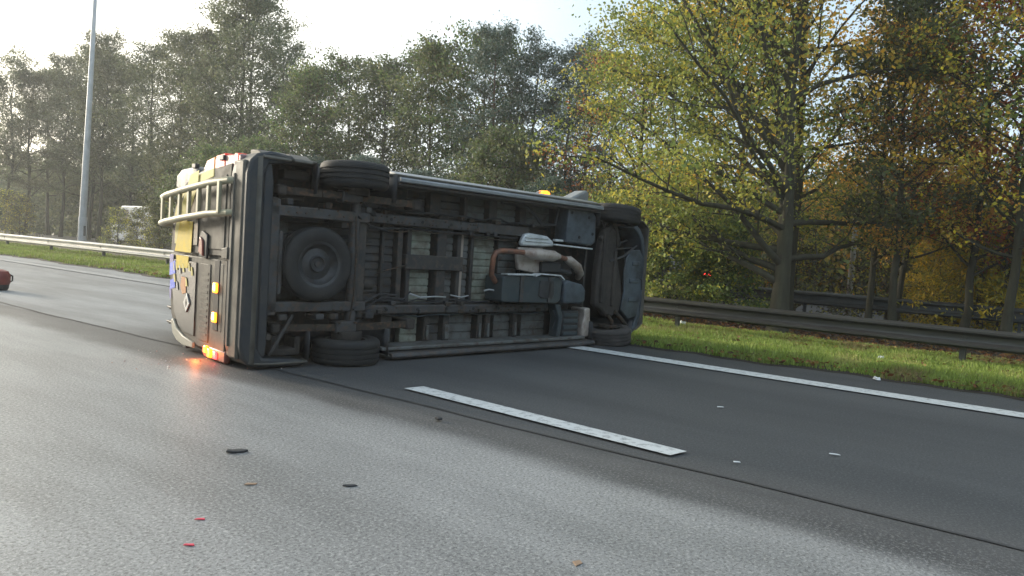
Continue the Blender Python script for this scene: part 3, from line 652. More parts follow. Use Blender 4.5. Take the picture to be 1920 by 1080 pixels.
part(MB().lathe([(0, -.03), (.04, -.03), (.04, .03), (0, .03)], (4.87, .29, .17), (0, 1, 0), 14), 'ball_joint', M['silver'])
part(MB().tube([(4.2, .40, 1.78), (4.3, .34, 1.45), (4.34, .38, 1.40), (4.8, .40, 1.52)], .014, 8).tube([(4.36, .36, 1.36), (4.7, .36, 1.40), (4.95, .36, 1.42)], .012, 8), 'anti_roll_bar', M['chassis'])
part(MB().lathe([(0, -.02), (.14, -.02), (.14, .01), (0, .01)], (4.43, .345, 1.73), (0, 0, 1), 24), 'brake_disc', M['spring'])
part(MB().lathe([(0, -.02), (.14, -.02), (.14, .01), (0, .01)], (4.43, .345, .27), (0, 0, 1), 24), 'brake_disc', M['spring'])
tray = [(4.60, .50), (4.66, .78), (4.62, 1.05), (4.66, 1.25), (4.74, 1.38), (4.98, 1.40), (5.06, 1.30), (5.10, 1.05), (5.11, .80), (5.09, .56), (5.02, .40), (4.80, .36)]
part(MB().prism(tray, 'y', .27, .30), 'front_undertray', M['plastic_blue'], bevel=.02, seg=3, label='scuffed blue grey tray under the nose')
part(MB().box(4.76, 4.98, .255, .275, .62, .68).box(4.76, 4.98, .255, .275, .9, .96).box(4.80, 4.98, .255, .275, 1.16, 1.22), 'tray_rib', M['plastic_blue'], bevel=.008)
b = MB(); P_ = [(4.90, .14), (5.0, .20), (5.08, .40), (5.13, .75), (5.14, 1.05), (5.12, 1.35), (5.04, 1.58), (4.94, 1.70), (4.84, 1.76)]
inn = [(p[0]-.07, 1.0+(p[1]-1.0)*.93) for p in reversed(P_)]
part(b.prism(P_+inn, 'y', .26, .62), 'front_bumper', M['plastic_blue'], bevel=.02, seg=3)
part(MB().box(5.12, 5.15, .40, .55, .95, 1.35), 'number_plate', M['white'], bevel=.004)
part(MB().tube([(4.95, .30, 1.0), (5.06, .27, .95), (5.08, .27, .8)], .015, 8).tube([(4.3, .3, 1.2), (4.6, .29, 1.28), (4.9, .29, 1.45)], .018, 8), 'hose', M['plastic'])
# --- mirror and side lamp on the upper flank
part(MB().prism([(4.30, 2.0), (4.34, 2.10), (4.70, 2.26), (4.755, 2.27), (4.80, 2.22), (4.79, 2.02), (4.6, 1.98)], 'y', 1.18, 1.42), 'wing_mirror', M['paint_sill'], bevel=.03, seg=3, label='grey wing mirror pointing at the sky')
part(MB().prism([(4.66, 1.97), (4.78, 2.04), (4.86, 2.03), (4.84, 1.97)], 'y', 1.14, 1.46), 'mirror_foot', M['plastic'], bevel=.02)
sl = part(MB().tube([(3.33, 1.0, 2.00), (3.38, 1.0, 2.06), (3.46, 1.0, 2.105), (3.52, 1.0, 2.115)], .014, 8), 'side_lamp', M['silver'])
part(MB().prism([(3.50, 2.09), (3.53, 2.135), (3.60, 2.14), (3.66, 2.12), (3.67, 2.085), (3.60, 2.075)], 'y', .95, 1.06), 'amber_lens', M['amber_lit'], sl, bevel=.012, seg=3)
# windscreen + cab glass (out of sight from here, seen from the side)
part(MB().add([(3.72, 2.03, .32), (4.22, 1.56, .16), (4.22, 1.56, 1.82), (3.72, 2.03, 1.66)], [(0, 1, 2, 3)]), 'windscreen', M['glass'], smooth=False, fix=False)

# --- rear face (plane x = -.965), y = height on the van, z = world up
XB = -1.022
def rpanel(poly, name, m, d0=0., d1=.02, parent=van, bevel=.008, **k): return part(MB().prism(poly, 'x', XB-d1, XB-d0), name, M[m], parent, bevel=bevel, **k)
doorR = rpanel([(.62, 1.02), (.62, 1.90), (1.32, 1.84), (1.75, 1.75), (1.98, 1.62), (2.10, 1.40), (2.13, 1.02)], 'rear_door', 'paint', 0, .025, label='upper rear door carrying the ladder')
doorL = rpanel([(.62, .10), (.62, .99), (2.13, .99), (2.12, .60), (2.05, .34), (1.92, .18), (1.70, .13), (1.3, .09)], 'rear_door', 'paint', 0, .025, label='lower rear door with a silver diamond badge')
rpanel([(1.36, 1.10), (1.36, 1.74), (1.72, 1.66), (1.92, 1.52), (2.0, 1.36), (2.02, 1.10)], 'window', 'glass', .018, .036, doorR, bevel=.004)
rpanel([(1.36, .18), (1.36, .93), (2.03, .93), (2.02, .62), (1.94, .38), (1.80, .24), (1.65, .19)], 'window', 'glass', .018, .036, doorL, bevel=.004)
# horizontal crease and recess panel
rpanel([(.70, 1.08), (.70, 1.80), (1.26, 1.76), (1.26, 1.08)], 'lower_panel', 'paint', .02, .034, doorR, bevel=.012)
rpanel([(1.0, .16), (1.0, .93), (1.26, .93), (1.26, .16)], 'lower_panel', 'paint', .02, .034, doorL, bevel=.012)
# embossed ribs on the lower door panel
for k in range(11): rpanel([(1.04, .22+.06*k), (1.04, .245+.06*k), (1.22, .245+.06*k), (1.22, .22+.06*k)], 'rib', 'crease', .034, .038, doorL, bevel=0)
# black lamp bar, two lit amber lamps
bar = rpanel([(.78, .30), (.78, .98), (.90, .98), (.90, .30)], 'lamp_bar', 'black', .02, .032, van)
for zc in (.715, .43):
    l = rpanel([(.79, zc-.05), (.79, zc+.05), (.885, zc+.05), (.885, zc-.05)], 'amber_lamp', 'amber_lit', .03, .055, bar, bevel=.012, label='lit amber lamp in the black bar')
    rpanel([(.81, zc-.025), (.81, zc+.03), (.86, zc+.03), (.86, zc-.025)], 'bulb', 'hot_lit', .05, .062, bar, bevel=.01)
rpanel([(.70, .30), (.70, .95), (.77, .95), (.77, .30)], 'lamp_bar_frame', 'crease', .02, .028, bar)
# bumper step and vertical creases
rpanel([(.30, .10), (.30, 1.92), (.48, 1.92), (.48, .10)], 'bumper_step', 'paint', .0, .05, van, bevel=.02)
rpanel([(.52, .10), (.52, 1.92), (.58, 1.92), (.58, .10)], 'bumper_step', 'crease', .0, .02, van, bevel=.008)
rpanel([(.58, 1.0), (.58, 1.12), (.72, 1.10), (.72, 1.0)], 'latch', 'crease', .02, .05, van, bevel=.01)
# handle between the doors
hd = rpanel([(1.06, .98), (1.06, 1.22), (1.20, 1.26), (1.26, 1.20), (1.26, 1.0)], 'door_handle', 'plastic', .03, .055, doorR, bevel=.012)
rpanel([(1.12, 1.0), (1.14, 1.16), (1.22, 1.20), (1.24, 1.04)], 'grip', 'redbrown', .05, .072, doorR, bevel=.012)
# tail lamps at the corners
tl = rpanel([(.46, 1.84), (.46, 1.98), (.90, 1.99), (1.28, 1.94), (1.34, 1.88), (1.30, 1.82), (.9, 1.84)], 'tail_lamp', 'clear_lens', -.10, .012, van, bevel=.015)
rpanel([(.80, 1.85), (.80, 2.006), (1.02, 1.99), (1.02, 1.85)], 'red_lens', 'red_lens', -.11, .018, tl, bevel=.012)
rpanel([(1.05, 1.84), (1.05, 1.984), (1.26, 1.95), (1.26, 1.84)], 'orange_lens', 'orange_lens', -.11, .018, tl, bevel=.012)
rpanel([(.50, 1.86), (.50, 1.99), (.60, 1.995), (.60, 1.86)], 'red_lens', 'red_lens', -.10, .016, tl, bevel=.012)
tl2 = rpanel([(.58, .015), (.58, .13), (1.1, .13), (1.16, .06), (1.08, .012)], 'tail_lamp', 'redbrown', -.03, .03, van, bevel=.015, label='cracked tail lamp glowing against the road')
rpanel([(.86, .03), (.86, .11), (.94, .12), (.94, .03)], 'orange_lens', 'amber_lit', -.02, .06, tl2, bevel=.01)
rpanel([(.98, .06), (.98, .13), (1.05, .13), (1.05, .06)], 'orange_lens', 'amber_lit', -.02, .055, tl2, bevel=.01)
rpanel([(.76, .03), (.76, .10), (.84, .11), (.84, .03)], 'red_lens', 'red_lit', -.02, .045, tl2, bevel=.01)
pl = bpy.data.lights.new('tail_lamp_glow', 'POINT'); pl.energy = 1.1; pl.color = (1, .24, .05); pl.shadow_soft_size = .03
plo = bpy.data.objects.new('tail_lamp_glow', pl); C.objects.link(plo); plo.parent = van; plo.location = (-1.16, 1.0, .07)
# lettering-like coloured marks on the doors: stripe, patches, badge
def mark(poly, name, m, parent, d=.038): return rpanel(poly, name, m, d-.003, d, parent, bevel=0)
mark([(1.38, 1.86), (1.60, 1.82), (1.75, 1.62), (1.98, 1.28), (1.98, 1.10), (1.80, 1.10), (1.62, 1.40), (1.40, 1.70)], 'yellow_stripe', 'paleyellow', doorR, .040)
mark([(1.50, 1.02), (1.48, 1.34), (1.84, 1.34), (1.96, 1.02)], 'yellow_stripe', 'yellow', doorR, .044)
mark([(1.58, .86), (1.56, .98), (1.92, .98), (1.90, .84)], 'yellow_stripe', 'yellow', doorL, .042)
mark([(1.93, .78), (1.94, .92), (2.10, .88), (2.10, .75)], 'blue_mark', 'blue', doorL, .042)
mark([(1.92, .63), (1.94, .73), (2.07, .70), (2.07, .60)], 'blue_mark', 'blue', doorL, .042)
mark([(2.0, .88), (2.0, .98), (2.11, .98), (2.11, .88)], 'lilac_mark', 'lilac', doorL, .041)
mark([(2.03, .50), (2.03, .64), (2.09, .62), (2.07, .50)], 'lilac_mark', 'lilac', doorL, .041)
mark([(1.60, .60), (1.62, .76), (1.74, .76), (1.76, .66), (1.70, .58)], 'orange_mark', 'orange', doorL, .042)
for (y_, z_) in ((1.94, .82), (1.86, .83), (1.76, .80), (1.66, .82), (1.5, .84), (1.42, .80), (1.90, .70), (1.82, .62), (1.56, .68)):
    mark([(y_, z_-.01), (y_+.03, z_+.07), (y_+.065, z_+.08), (y_+.045, z_-.01)], 'letter_stroke', 'white' if (y_*100) % 3 > 1 else 'paleyellow', doorL, .044)
# diamond badge (ring)
bd = rpanel([(1.56, .60-.0), (1.645, .50), (1.56, .40), (1.475, .50)], 'diamond_badge', 'silver', .036, .05, doorL, bevel=.004)
rpanel([(1.56, .545), (1.585, .50), (1.56, .455), (1.535, .50)], 'badge_centre', 'plastic', .05, .052, doorL, bevel=0)
# pale strip painting the reflection on the low body corner
rpanel([(1.34, .06), (1.34, .12), (1.62, .15), (1.82, .21), (1.93, .30), (1.99, .27), (1.92, .14), (1.80, .08), (1.6, .05)], 'white_edge_strip', 'white_trim', .02, .05, doorL, bevel=.01)
rpanel([(1.02, 1.87), (1.30, 1.84), (1.62, 1.77), (1.84, 1.66), (2.0, 1.52), (2.08, 1.36), (2.0, 1.32), (1.90, 1.45), (1.74, 1.60), (1.5, 1.70), (1.02, 1.78)], 'window_surround', 'paleyellow', -.06, .030, doorR, bevel=.012)  # yellow marking along the corner, pale to carry its sky reflection
# hinges
for z_, y_ in ((1.92, 1.5), (1.97, .80), (.06, 1.55), (.05, .80)): rpanel([(y_, z_-.035), (y_, z_+.015), (y_+.10, z_+.015), (y_+.10, z_-.035)], 'hinge', 'plastic', -.01, .035, van, bevel=.008)
# wiper-thin bright creases (bent tail edge)
qp = [(.205, 1.945), (.205, 1.965), (.34, 2.028), (.50, 2.038), (.50, 1.945)]
part(MB().prism(qp, 'x', -.93, -.66).prism(qp, 'x', -.63, -.44), 'quarter_trim', M['crease'], bevel=.01)
part(MB().box(-1.085, -1.03, .46, .50, .2, 1.8), 'bumper_crease', M['crease'], bevel=.01)
# ladder: rails run up the door and hook over the roof
lad = bpy.data.objects.new('ladder', None); C.objects.link(lad); lad.parent = van; lad['label'] = 'cream alloy ladder bolted to the upper rear door'
part(MB().tube([(-1.00, .46, 1.74), (-1.10, .52, 1.735), (-1.14, .9, 1.71), (-1.15, 1.5, 1.66), (-1.15, 2.0, 1.61), (-1.12, 2.22, 1.59), (-.98, 2.26, 1.58)], .034, 12)
     .tube([(-1.00, .46, 1.44), (-1.10, .52, 1.435), (-1.14, .9, 1.42), (-1.15, 1.5, 1.375), (-1.15, 2.0, 1.33), (-1.12, 2.24, 1.31), (-.98, 2.28, 1.30)], .034, 12), 'ladder_rail', M['ladder'], lad)
for k in range(7):
    y_ = .64+.25*k; za = 1.735-(y_-.5)*.078; zb = 1.435-(y_-.5)*.07
    part(MB().obox((-1.145, y_, za), (-1.145, y_, zb), .055, .03, (1, 0, 0)), 'rung', M['ladder'], lad, bevel=.006)
# roof rack across the tail and roof vent box
rk = part(MB().tube([(-.80, 2.36, .10), (-.80, 2.37, 1.66)], .028, 10).tube([(-.80, 2.36, .16), (2.6, 2.38, .16)], .02, 8).tube([(-.80, 2.36, 1.55), (2.6, 2.38, 1.55)], .02, 8), 'roof_rack', M['plastic'])
for s_ in (.4, 1.6, 2.6): part(MB().tube([(s_, 2.37, .12), (s_, 2.37, 1.62)], .02, 8), 'roof_bar', M['plastic'], rk)
for z_ in (.17, .34): part(MB().box(-.86, -.74, 2.34, 2.74, z_-.012, z_+.012).box(-.84, -.76, 2.70, 2.74, z_-.03, z_+.012), 'rack_stop', M['plastic'], rk, bevel=.006)
part(MB().lathe([(0, -.04), (.05, -.04), (.05, .04), (0, .04)], (-.86, 2.18, .15), (1, 0, 0), 16), 'rack_foot', M['crease'], rk)
part(MB().box(-.90, -.70, 1.95, 2.34, .18, .25), 'rack_bracket', M['plastic'], rk, bevel=.02)
part(MB().prism([(1.86, 1.66), (1.90, 1.90), (2.02, 1.95), (2.40, 1.93), (2.55, 1.86), (2.56, 1.72), (2.3, 1.66)], 'x', -.88, -.62), 'beacon_box', M['plastic_blue'], bevel=.03, seg=3, label='grey plastic beacon housing on the roof corner')
part(MB().box(-.86, -.64, 2.0, 2.3, 1.60, 1.68), 'beacon_foot', M['plastic'], bevel=.01)

# ------------------------------------------------------------------ small things on the road
def shard(x, y, pts, h, m, name, label, cat, group=None, rz=0):
    b = MB().prism([(q[0]*.8, q[1]*.8) for q in pts], 'z', 0, h*.6); o = b.build(name, m, bevel=min(h*.3, .004), smooth=False); o.location = (x, y, .012 if x > 3.7 else .002); o.rotation_euler = (R(4), R(3), rz)
    return tag(o, label, cat, group)
shard(2.38, 3.57, [(-.07, -.02), (-.02, -.035), (.05, -.02), (.08, .012), (.03, .03), (-.03, .012), (-.06, .02)], .022, M['plastic'], 'debris', 'black torn plastic scrap on the pale lane left of the white dash', 'debris', rz=R(-35))
shard(3.83, 3.32, [(-.03, -.025), (.02, -.03), (.04, .0), (.02, .03), (-.03, .02)], .03, M['plastic'], 'debris', 'small round black lump on the lane just left of the dash start', 'debris')
shard(2.46, 2.70, [(-.05, -.012), (.0, -.02), (.05, -.005), (.03, .014), (-.03, .01)], .012, M['plastic'], 'debris', 'thin black sliver on the lane right of the torn scrap', 'debris', rz=R(-40))
shard(2.12, 3.05, [(-.04, -.012), (.03, -.016), (.045, .01), (-.02, .018)], .008, M['shard_tan'], 'leaf', 'tan dead leaf on the lane below the black plastic scrap', 'leaf', rz=R(-30))
shard(1.71, 2.81, [(-.03, -.008), (.028, -.01), (.022, .01), (-.01, .006)], .008, M['shard_red'], 'lens_shard', 'red plastic lens shard on the lane, the farther of two', 'debris', rz=R(-40))
shard(1.54, 2.60, [(-.026, -.01), (.03, -.006), (.02, .012), (-.02, .004)], .008, M['shard_red'], 'lens_shard', 'red plastic lens shard on the lane, the one nearest to us', 'debris', rz=R(-50))
shard(2.5, 1.38, [(-.04, -.02), (.02, -.025), (.04, .005), (-.01, .02)], .006, M['shard_tan'], 'leaf', 'flat brown leaf at the bottom of the pale lane', 'leaf')
shard(6.10, 2.06, [(-.05, -.008), (.05, -.014), (.04, .006), (-.03, .012)], .008, M['shard_white'], 'paper_scrap', 'white scrap on the dark lane beyond the end of the dash', 'litter', rz=R(-25))
shard(5.22, .95, [(-.05, -.012), (.05, -.01), (.03, .012), (-.04, .008)], .008, M['shard_white'], 'paper_scrap', 'thin white scrap on the dark lane nearest the right edge', 'litter', rz=R(-60))
shard(4.48, 1.38, [(-.03, -.012), (.035, -.008), (.03, .01), (-.02, .012)], .008, M['shard_white'], 'paper_scrap', 'small white scrap just past the near end of the dash', 'litter', rz=R(-45))
for x_, y_, lb, w_ in ((10.07, 3.92, 'crumpled white litter in the grass nearest the van nose', .06), (10.2, 3.38, 'crumpled white litter in the grass right of the nearest piece to the van', .09), (11.38, 1.58, 'pale blue white crumpled litter in the grass near the guardrail post', .10), (9.36, 1.31, 'flat pale litter on the soil edge of the verge', .08), (13.1, 5.3, 'flat white wrapper behind the guardrail beside the van nose', .16)):
    b = MB(); rr = random.Random(int(x_*100)); k = 9
    top = []
    for i in range(k):
        a = 6.283*i/k; r = w_*(.5+.5*rr.random()); b.v.append((r*math.cos(a), r*.7*math.sin(a), .0))
    for i in range(k):
        a = 6.283*i/k; r = w_*(.3+.4*rr.random()); b.v.append((r*math.cos(a), r*.7*math.sin(a), w_*(.15+.3*rr.random())))
    b.v.append((0, 0, w_*.3)); b.f = [(i, (i+1) % k, k+(i+1) % k, k+i) for i in range(k)]+[(k+i, k+(i+1) % k, 2*k) for i in range(k)]
    o = b.build('litter', M['shard_white'], smooth=False); o.location = (x_, y_, .06 if x_ > 9.6 else .02); tag(o, lb, 'litter')
rs = np.random.RandomState(77); n_ = 70
cx_ = 3.72+rs.randn(n_)*.30-.25*rs.rand(n_); cy_ = 6.35+rs.randn(n_)*.45-.3*rs.rand(n_); sz_ = .004+.008*rs.rand(n_)**2
base_ = np.stack([cx_, cy_, np.full(n_, .004)], 1); a_ = rs.rand(n_)*6.28
V = []
for k in range(3): V.append(base_+np.stack([np.cos(a_+2.1*k)*sz_, np.sin(a_+2.1*k)*sz_, 0*sz_], 1))
V.append(base_+np.stack([0*sz_, 0*sz_, sz_*1.2], 1)); V = np.stack(V, 1).reshape(-1, 3); i = np.arange(n_)*4
F = np.concatenate([np.stack([i+a, i+b2, i+c], 1) for a, b2, c in ((0, 1, 3), (1, 2, 3), (2, 0, 3))])
co = bpy.data.objects.new('lens_crumbs', npmesh('lens_crumbs', V, F, M['shard_crumb'])); C.objects.link(co); tag(co, 'scatter of broken lens and trim crumbs on the road by the low tail corner', kind='stuff')
# small red bag-like object at the left
rb = empty('fuel_can', (4.80, 14.35, .004), R(20), 'small red container with a dark base standing on the road at the left edge', 'container')
b = MB().lathe([(0, .10), (.15, .10), (.165, .14), (.165, .26), (.13, .33), (.05, .36), (0, .36)], (0, 0, 0), (0, 0, 1), 24); b.build('shell', M['red_plastic'], rb)
MB().lathe([(0, 0), (.12, 0), (.14, .03), (.15, .099), (0, .099)], (0, 0, 0), (0, 0, 1), 24).build('base', M['plastic'], rb)
MB().tube([(.16, -.02, .12), (.21, -.04, .16), (.21, -.04, .24), (.14, -.03, .28)], .014, 8).build('handle', M['plastic'], rb)

# ------------------------------------------------------------------ lamp column on the left, pale pole on the right
lc = empty('lamp_column', (19.5, 45.8, 0), 0, 'tall pale grey lamp column rising out of the picture behind the guardrail', 'lamp post')
MB().tube([(0, 0, 0), (0, 0, 1.6), (0, 0, 1.62), (.10, -.14, 9), (.2, -.28, 17)], [.24, .225, .20, .145, .09], 20).build('column', M['lamp_grey'], lc)
MB().tube([(.2, -.28, 17), (-.6, -.2, 17.5), (-1.8, -.1, 17.6)], [.08, .05, .04], 10).build('arm', M['lamp_grey'], lc)
MB().box(-2.5, -1.7, -.28, .05, 17.52, 17.66).build('lantern', M['lamp_grey'], lc, bevel=.03)
MB().box(-.06, .06, -.30, -.27, .5, 1.1).build('hatch', M['post_steel'], lc, bevel=.005)
pp = empty('pole', (19.6, 3.55, 0), 0, 'slim pale grey pole standing between the dark trunks on the right', 'pole')
MB().tube([(0, 0, 0), (0, 0, 3.4)], [.075, .06], 14).build('shaft', M['lamp_grey'], pp); MB().lathe([(0, 0), (.07, 0), (.06, .06), (0, .08)], (0, 0, 3.38), (0, 0, 1), 14).build('cap', M['lamp_grey'], pp)

# ------------------------------------------------------------------ far vehicles seen through the trees
def far_car(name, x, y, rz, L, W, H, m, label, cat, lampz, lampw, van_=False):
    c = empty(name, (x, y, 0), rz, label, cat); h2 = H*.5
    if van_: pf = [(-L/2, .35), (-L/2, H*.93), (-L/2+.15, H), (L/2-1.3, H), (L/2-.5, H*.55), (L/2, H*.45), (L/2, .35)]
    else: pf = [(-L/2, .35), (-L/2, h2+.1), (-L/2+.35, h2+.18), (-L/2+.95, H), (L/2-1.9, H), (L/2-1.1, h2+.16), (L/2, h2), (L/2, .35)]
    MB().prism(pf, 'y', -W/2, W/2).build('body', m, c, bevel=.06, seg=3)
    gp = [(-L/2+.7, h2+.2), (-L/2+1.05, H-.08), (L/2-1.95, H-.08), (L/2-1.3, h2+.2)] if not van_ else [(L/2-2.2, H*.55), (L/2-2.2, H*.9), (L/2-1.35, H*.9), (L/2-.7, H*.56)]
    for sd in (-1, 1): MB().prism(gp, 'y', sd*W/2-.006*sd, sd*W/2+.006*sd).build('side_window', M['glass'], c, smooth=False)
    rw = [(-W/2+.15, H*.58), (W/2-.15, H*.58), (W/2-.22, H*.9), (-W/2+.22, H*.9)]
    if van_: MB().prism(rw, 'x', -L/2-.01, -L/2+.01).build('rear_window', M['glass'], c, smooth=False)
    for sx in (-L/2+.8, L/2-.8):
        for sd in (-1, 1):
            w = MB().lathe(tyre_prof(.33, .2, False), (sx, sd*(W/2-.08), .33), (0, sd, 0), 24).build('wheel', M['rubber'], c)
            MB().lathe([(0, .06), (.2, .06), (.2, -.05), (0, -.05)], (sx, sd*(W/2-.02), .33), (0, sd, 0), 16).build('rim', M['silver'], w)
    for sd in (-1, 1): MB().box(-L/2-.03, -L/2+.05, sd*(W/2-.2)-lampw, sd*(W/2-.2)+lampw, lampz-.08, lampz+.09).build('tail_lamp', M['red_lit'], c, bevel=.01)
    return c
far_car('far_van', 22.5, 44.0, R(90), 5.4, 1.95, 2.5, M['car_white'], 'white van with red tail lamps lit, seen through the trees behind the lamp column', 'van', 1.0, .06, True)
far_car('far_van', 23.5, 36.0, R(90), 6.0, 2.0, 2.5, M['car_white'], 'pale vehicle half hidden behind trunks left of the overturned van', 'van', 1.0, .06, True)
far_car('far_car', 21.5, 10.4, R(90), 4.3, 1.8, 1.5, M['car_dark'], 'dark car with red brake lamps glowing behind the bushes on the right', 'car', .94, .24)
struct(sheet('far_road', 20.0, 27.5, -60, 200, .062, M['asphalt_new']))

# ------------------------------------------------------------------ trees
def tubes_np(segs, k):
    """segs: list of (pts (n,3), radii (n))"""
    VV, FF, o = [], [], 0
    ang = np.arange(k)*2*np.pi/k; ca, sa = np.cos(ang), np.sin(ang)
    for pts, rad in segs:
        n = len(pts); d = np.gradient(pts, axis=0); d /= np.linalg.norm(d, axis=1)[:, None]+1e-9
        ref = np.array([.3, .9, .1]) if abs(d[0, 2]) > .8 else np.array([0, 0, 1.])
        u = np.cross(d, ref); u /= np.linalg.norm(u, axis=1)[:, None]+1e-9; w = np.cross(d, u)
        ring = pts[:, None, :]+rad[:, None, None]*(u[:, None, :]*ca[None, :, None]+w[:, None, :]*sa[None, :, None])
        VV.append(ring.reshape(-1, 3)); i, j = np.meshgrid(np.arange(n-1), np.arange(k), indexing='ij'); a = (o+i*k+j).ravel(); b_ = (o+i*k+(j+1) % k).ravel()
        FF.append(np.stack([a, b_, b_+k, a+k], 1)); o += n*k
    return np.concatenate(VV), np.concatenate(FF), o
def branch(rs, p, d, L, r, n=5, bend=.25, lift=0.):
    pts = [p]; d = d/np.linalg.norm(d)
    for i in range(n):
        d = d+rs.randn(3)*bend*.4+np.array([0, 0, lift/n]); d /= np.linalg.norm(d); pts.append(pts[-1]+d*L/n)
    pts = np.array(pts); return pts, r*np.linspace(1, .25, n+1)
def leaves_np(rs, cen, ln, wd, flat=0., stretch=None):
    n = len(cen); u = rs.randn(n, 3); u[:, 2] *= (1-flat); u /= np.linalg.norm(u, axis=1)[:, None]
    v = np.cross(u, rs.randn(n, 3)); v /= np.linalg.norm(v, axis=1)[:, None]
    s = (.6+.8*rs.rand(n))[:, None]
    V = np.stack([cen-u*ln*s*.5, cen+v*wd*s*.5, cen+u*ln*s*.5, cen-v*wd*s*.5], 1).reshape(-1, 3); i = np.arange(n)*4
    return V, np.stack([i, i+1, i+2, i+3], 1)
def make_tree(seed, H, base, rad, nl, leaf, lw, nleaf, pal, tr=.14, kind='round', clump=.35, sub=5, up_=.45, lean=(0, 0), wood='bark', lmat='leaf', thin=1., side=None):
    rs = np.random.RandomState(seed)
    n = 10; zs = np.linspace(0, H*.97, n+1); wand = np.cumsum(rs.randn(n+1, 2)*H*.006, 0); wand[0] = 0
    tp = np.stack([wand[:, 0]+lean[0]*zs, wand[:, 1]+lean[1]*zs, zs], 1); trad = tr*(1-zs/H*.93)**.9; trad[0] *= 1.3
    big = [(tp, trad)]; mid = []; tw = []; cents = []; wts = []
    ga = rs.rand()*6.28
    for i in range(nl):
        f = (i+.5*rs.rand())/nl; z = base+(H*.97-base)*f
        if kind == 'round': L = rad*(math.sin(math.pi*min(1, .16+.84*f))**.6)*(.75+.5*rs.rand())+.2
        elif kind == 'cone': L = rad*(1-f)**.8*(.7+.5*rs.rand())+.25
        elif kind == 'pine': L = rad*(.55+.6*math.sin(math.pi*f))*(1-f*.65)*(.6+.6*rs.rand())+.3
        elif kind == 'column': L = rad*(.7+.5*math.sin(math.pi*f))*(.6+.6*rs.rand())
        elif kind == 'wide': L = rad*(1-f*.72)*(.7+.45*rs.rand())
        ga += 2.4+rs.randn()*.3; p = np.array([np.interp(z, zs, tp[:, 0]), np.interp(z, zs, tp[:, 1]), z])
        el = {'round': .25+.7*f, 'cone': .1, 'pine': .05+.5*f, 'column': .9, 'wide': .12+.6*f}[kind]+.15*rs.randn()
        d = np.array([math.cos(ga)*math.cos(el), math.sin(ga)*math.cos(el), math.sin(el)])
        if side is not None and rs.rand() < .72: d[:2] = d[:2]*.6+np.array(side)*.6
        r0 = max(.012, np.interp(z, zs, trad)*.5)
        bp, br = branch(rs, p, d, L, r0, 6, .3, up_*(.4 if kind != 'cone' else 0)); mid.append((bp, br))
        for j in range(sub):
            t_ = .25+.75*(j+rs.rand())/sub; k = min(int(t_*6), 5); q = bp[k]+(bp[k+1]-bp[k])*(t_*6-k)
            dd = (bp[k+1]-bp[k]); dd /= np.linalg.norm(dd); sd = np.cross(dd, [0, 0, 1.]); sd /= np.linalg.norm(sd)+1e-6
            dd = dd*.7+sd*(1 if j % 2 else -1)*(.6+.4*rs.rand())+np.array([0, 0, .25*rs.randn()+up_*.3])
            l2 = L*(.28+.25*rs.rand())*(1.15-t_*.5)+.15
            sp2, sr2 = branch(rs, q, dd, l2, max(.006, r0*.28), 3, .4); tw.append((sp2, sr2))
            for c_ in (sp2[1], sp2[2], sp2[3], (sp2[2]+sp2[3])/2): cents.append(c_); wts.append(l2)
        cents.append(bp[-1]); wts.append(L*.4); cents.append(bp[-2]); wts.append(L*.4)
    cents = np.array(cents); nc = len(cents)
    per = np.maximum(1, rs.poisson(nleaf/nc*thin, nc)); idx = np.repeat(np.arange(nc), per)
    csz = clump*(.5+.9*rs.rand(nc)); off = rs.randn(len(idx), 3)*csz[idx][:, None]*.5; off[:, 2] *= .55
    cen = cents[idx]+off
    LV, LF = leaves_np(rs, cen, leaf, lw)
    pal = np.array(pal)
    cid = rs.randint(0, len(pal), nc); col = pal[cid[idx]]; alt = rs.rand(len(idx)) < .3; col[alt] = pal[rs.randint(0, len(pal), alt.sum())]
    col = col*(.7+.6*rs.rand(len(idx), 1)); tint = np.repeat(col, 4, 0)
    V1, F1, o1 = tubes_np(big, 10); V2, F2, o2 = tubes_np(mid, 5); V3, F3, o3 = tubes_np(tw, 3)
    WV = np.concatenate([V1, V2, V3]); WF = np.concatenate([F1, F2+o1, F3+o1+o2])
    return (npmesh('trunk', WV, WF, M[wood], smooth=True), npmesh('crown', LV, LF, M[lmat], tint)), (cen, col)
def place(kind, variant, x, y, label, s=1., rz=0., group=None, cat='tree', sz=None, z=0.):
    o = empty(kind, (x, y, z), rz, label, cat, group); o.scale = (s, s, sz or s)
    for nm, me in (('trunk', variant[0]), ('crown', variant[1])):
        c = bpy.data.objects.new(nm, me); C.objects.link(c); c.parent = o
    return o
OL = [(.15, .165, .085), (.125, .145, .075), (.175, .18, .09), (.105, .12, .065)]
PB = [(.10, .15, .11), (.13, .18, .14), (.085, .13, .09), (.155, .19, .14)]
GR = [(.12, .17, .055), (.16, .20, .065), (.095, .14, .05), (.20, .21, .075)]
YG = [(.36, .37, .08), (.28, .32, .07), (.20, .25, .06), (.50, .42, .07), (.15, .20, .05)]
OR = [(.92, .54, .08), (.85, .45, .07), (.66, .46, .10), (.50, .38, .09)]
RU = [(.50, .18, .05), (.40, .15, .05), (.58, .26, .07)]
YE = [(.85, .66, .06), (.74, .60, .07), (.58, .52, .07), (.34, .36, .07)]
thin1 = make_tree(11, 14, 3.4, 2.9, 36, .13, .07, 20000, OL, .15, 'round', .62, 7, .7)[0]
thin2 = make_tree(12, 13, 3.6, 2.4, 34, .13, .07, 18000, OL, .13, 'column', .5, 6, .8)[0]
thin3 = make_tree(13, 15, 3.2, 3.2, 38, .13, .07, 22000, OL, .17, 'round', .55, 6, .6)[0]
low1 = make_tree(14, 6.5, .8, 2.4, 34, .14, .09, 15000, GR+OL, .09, 'round', .5, 6, .4)[0]
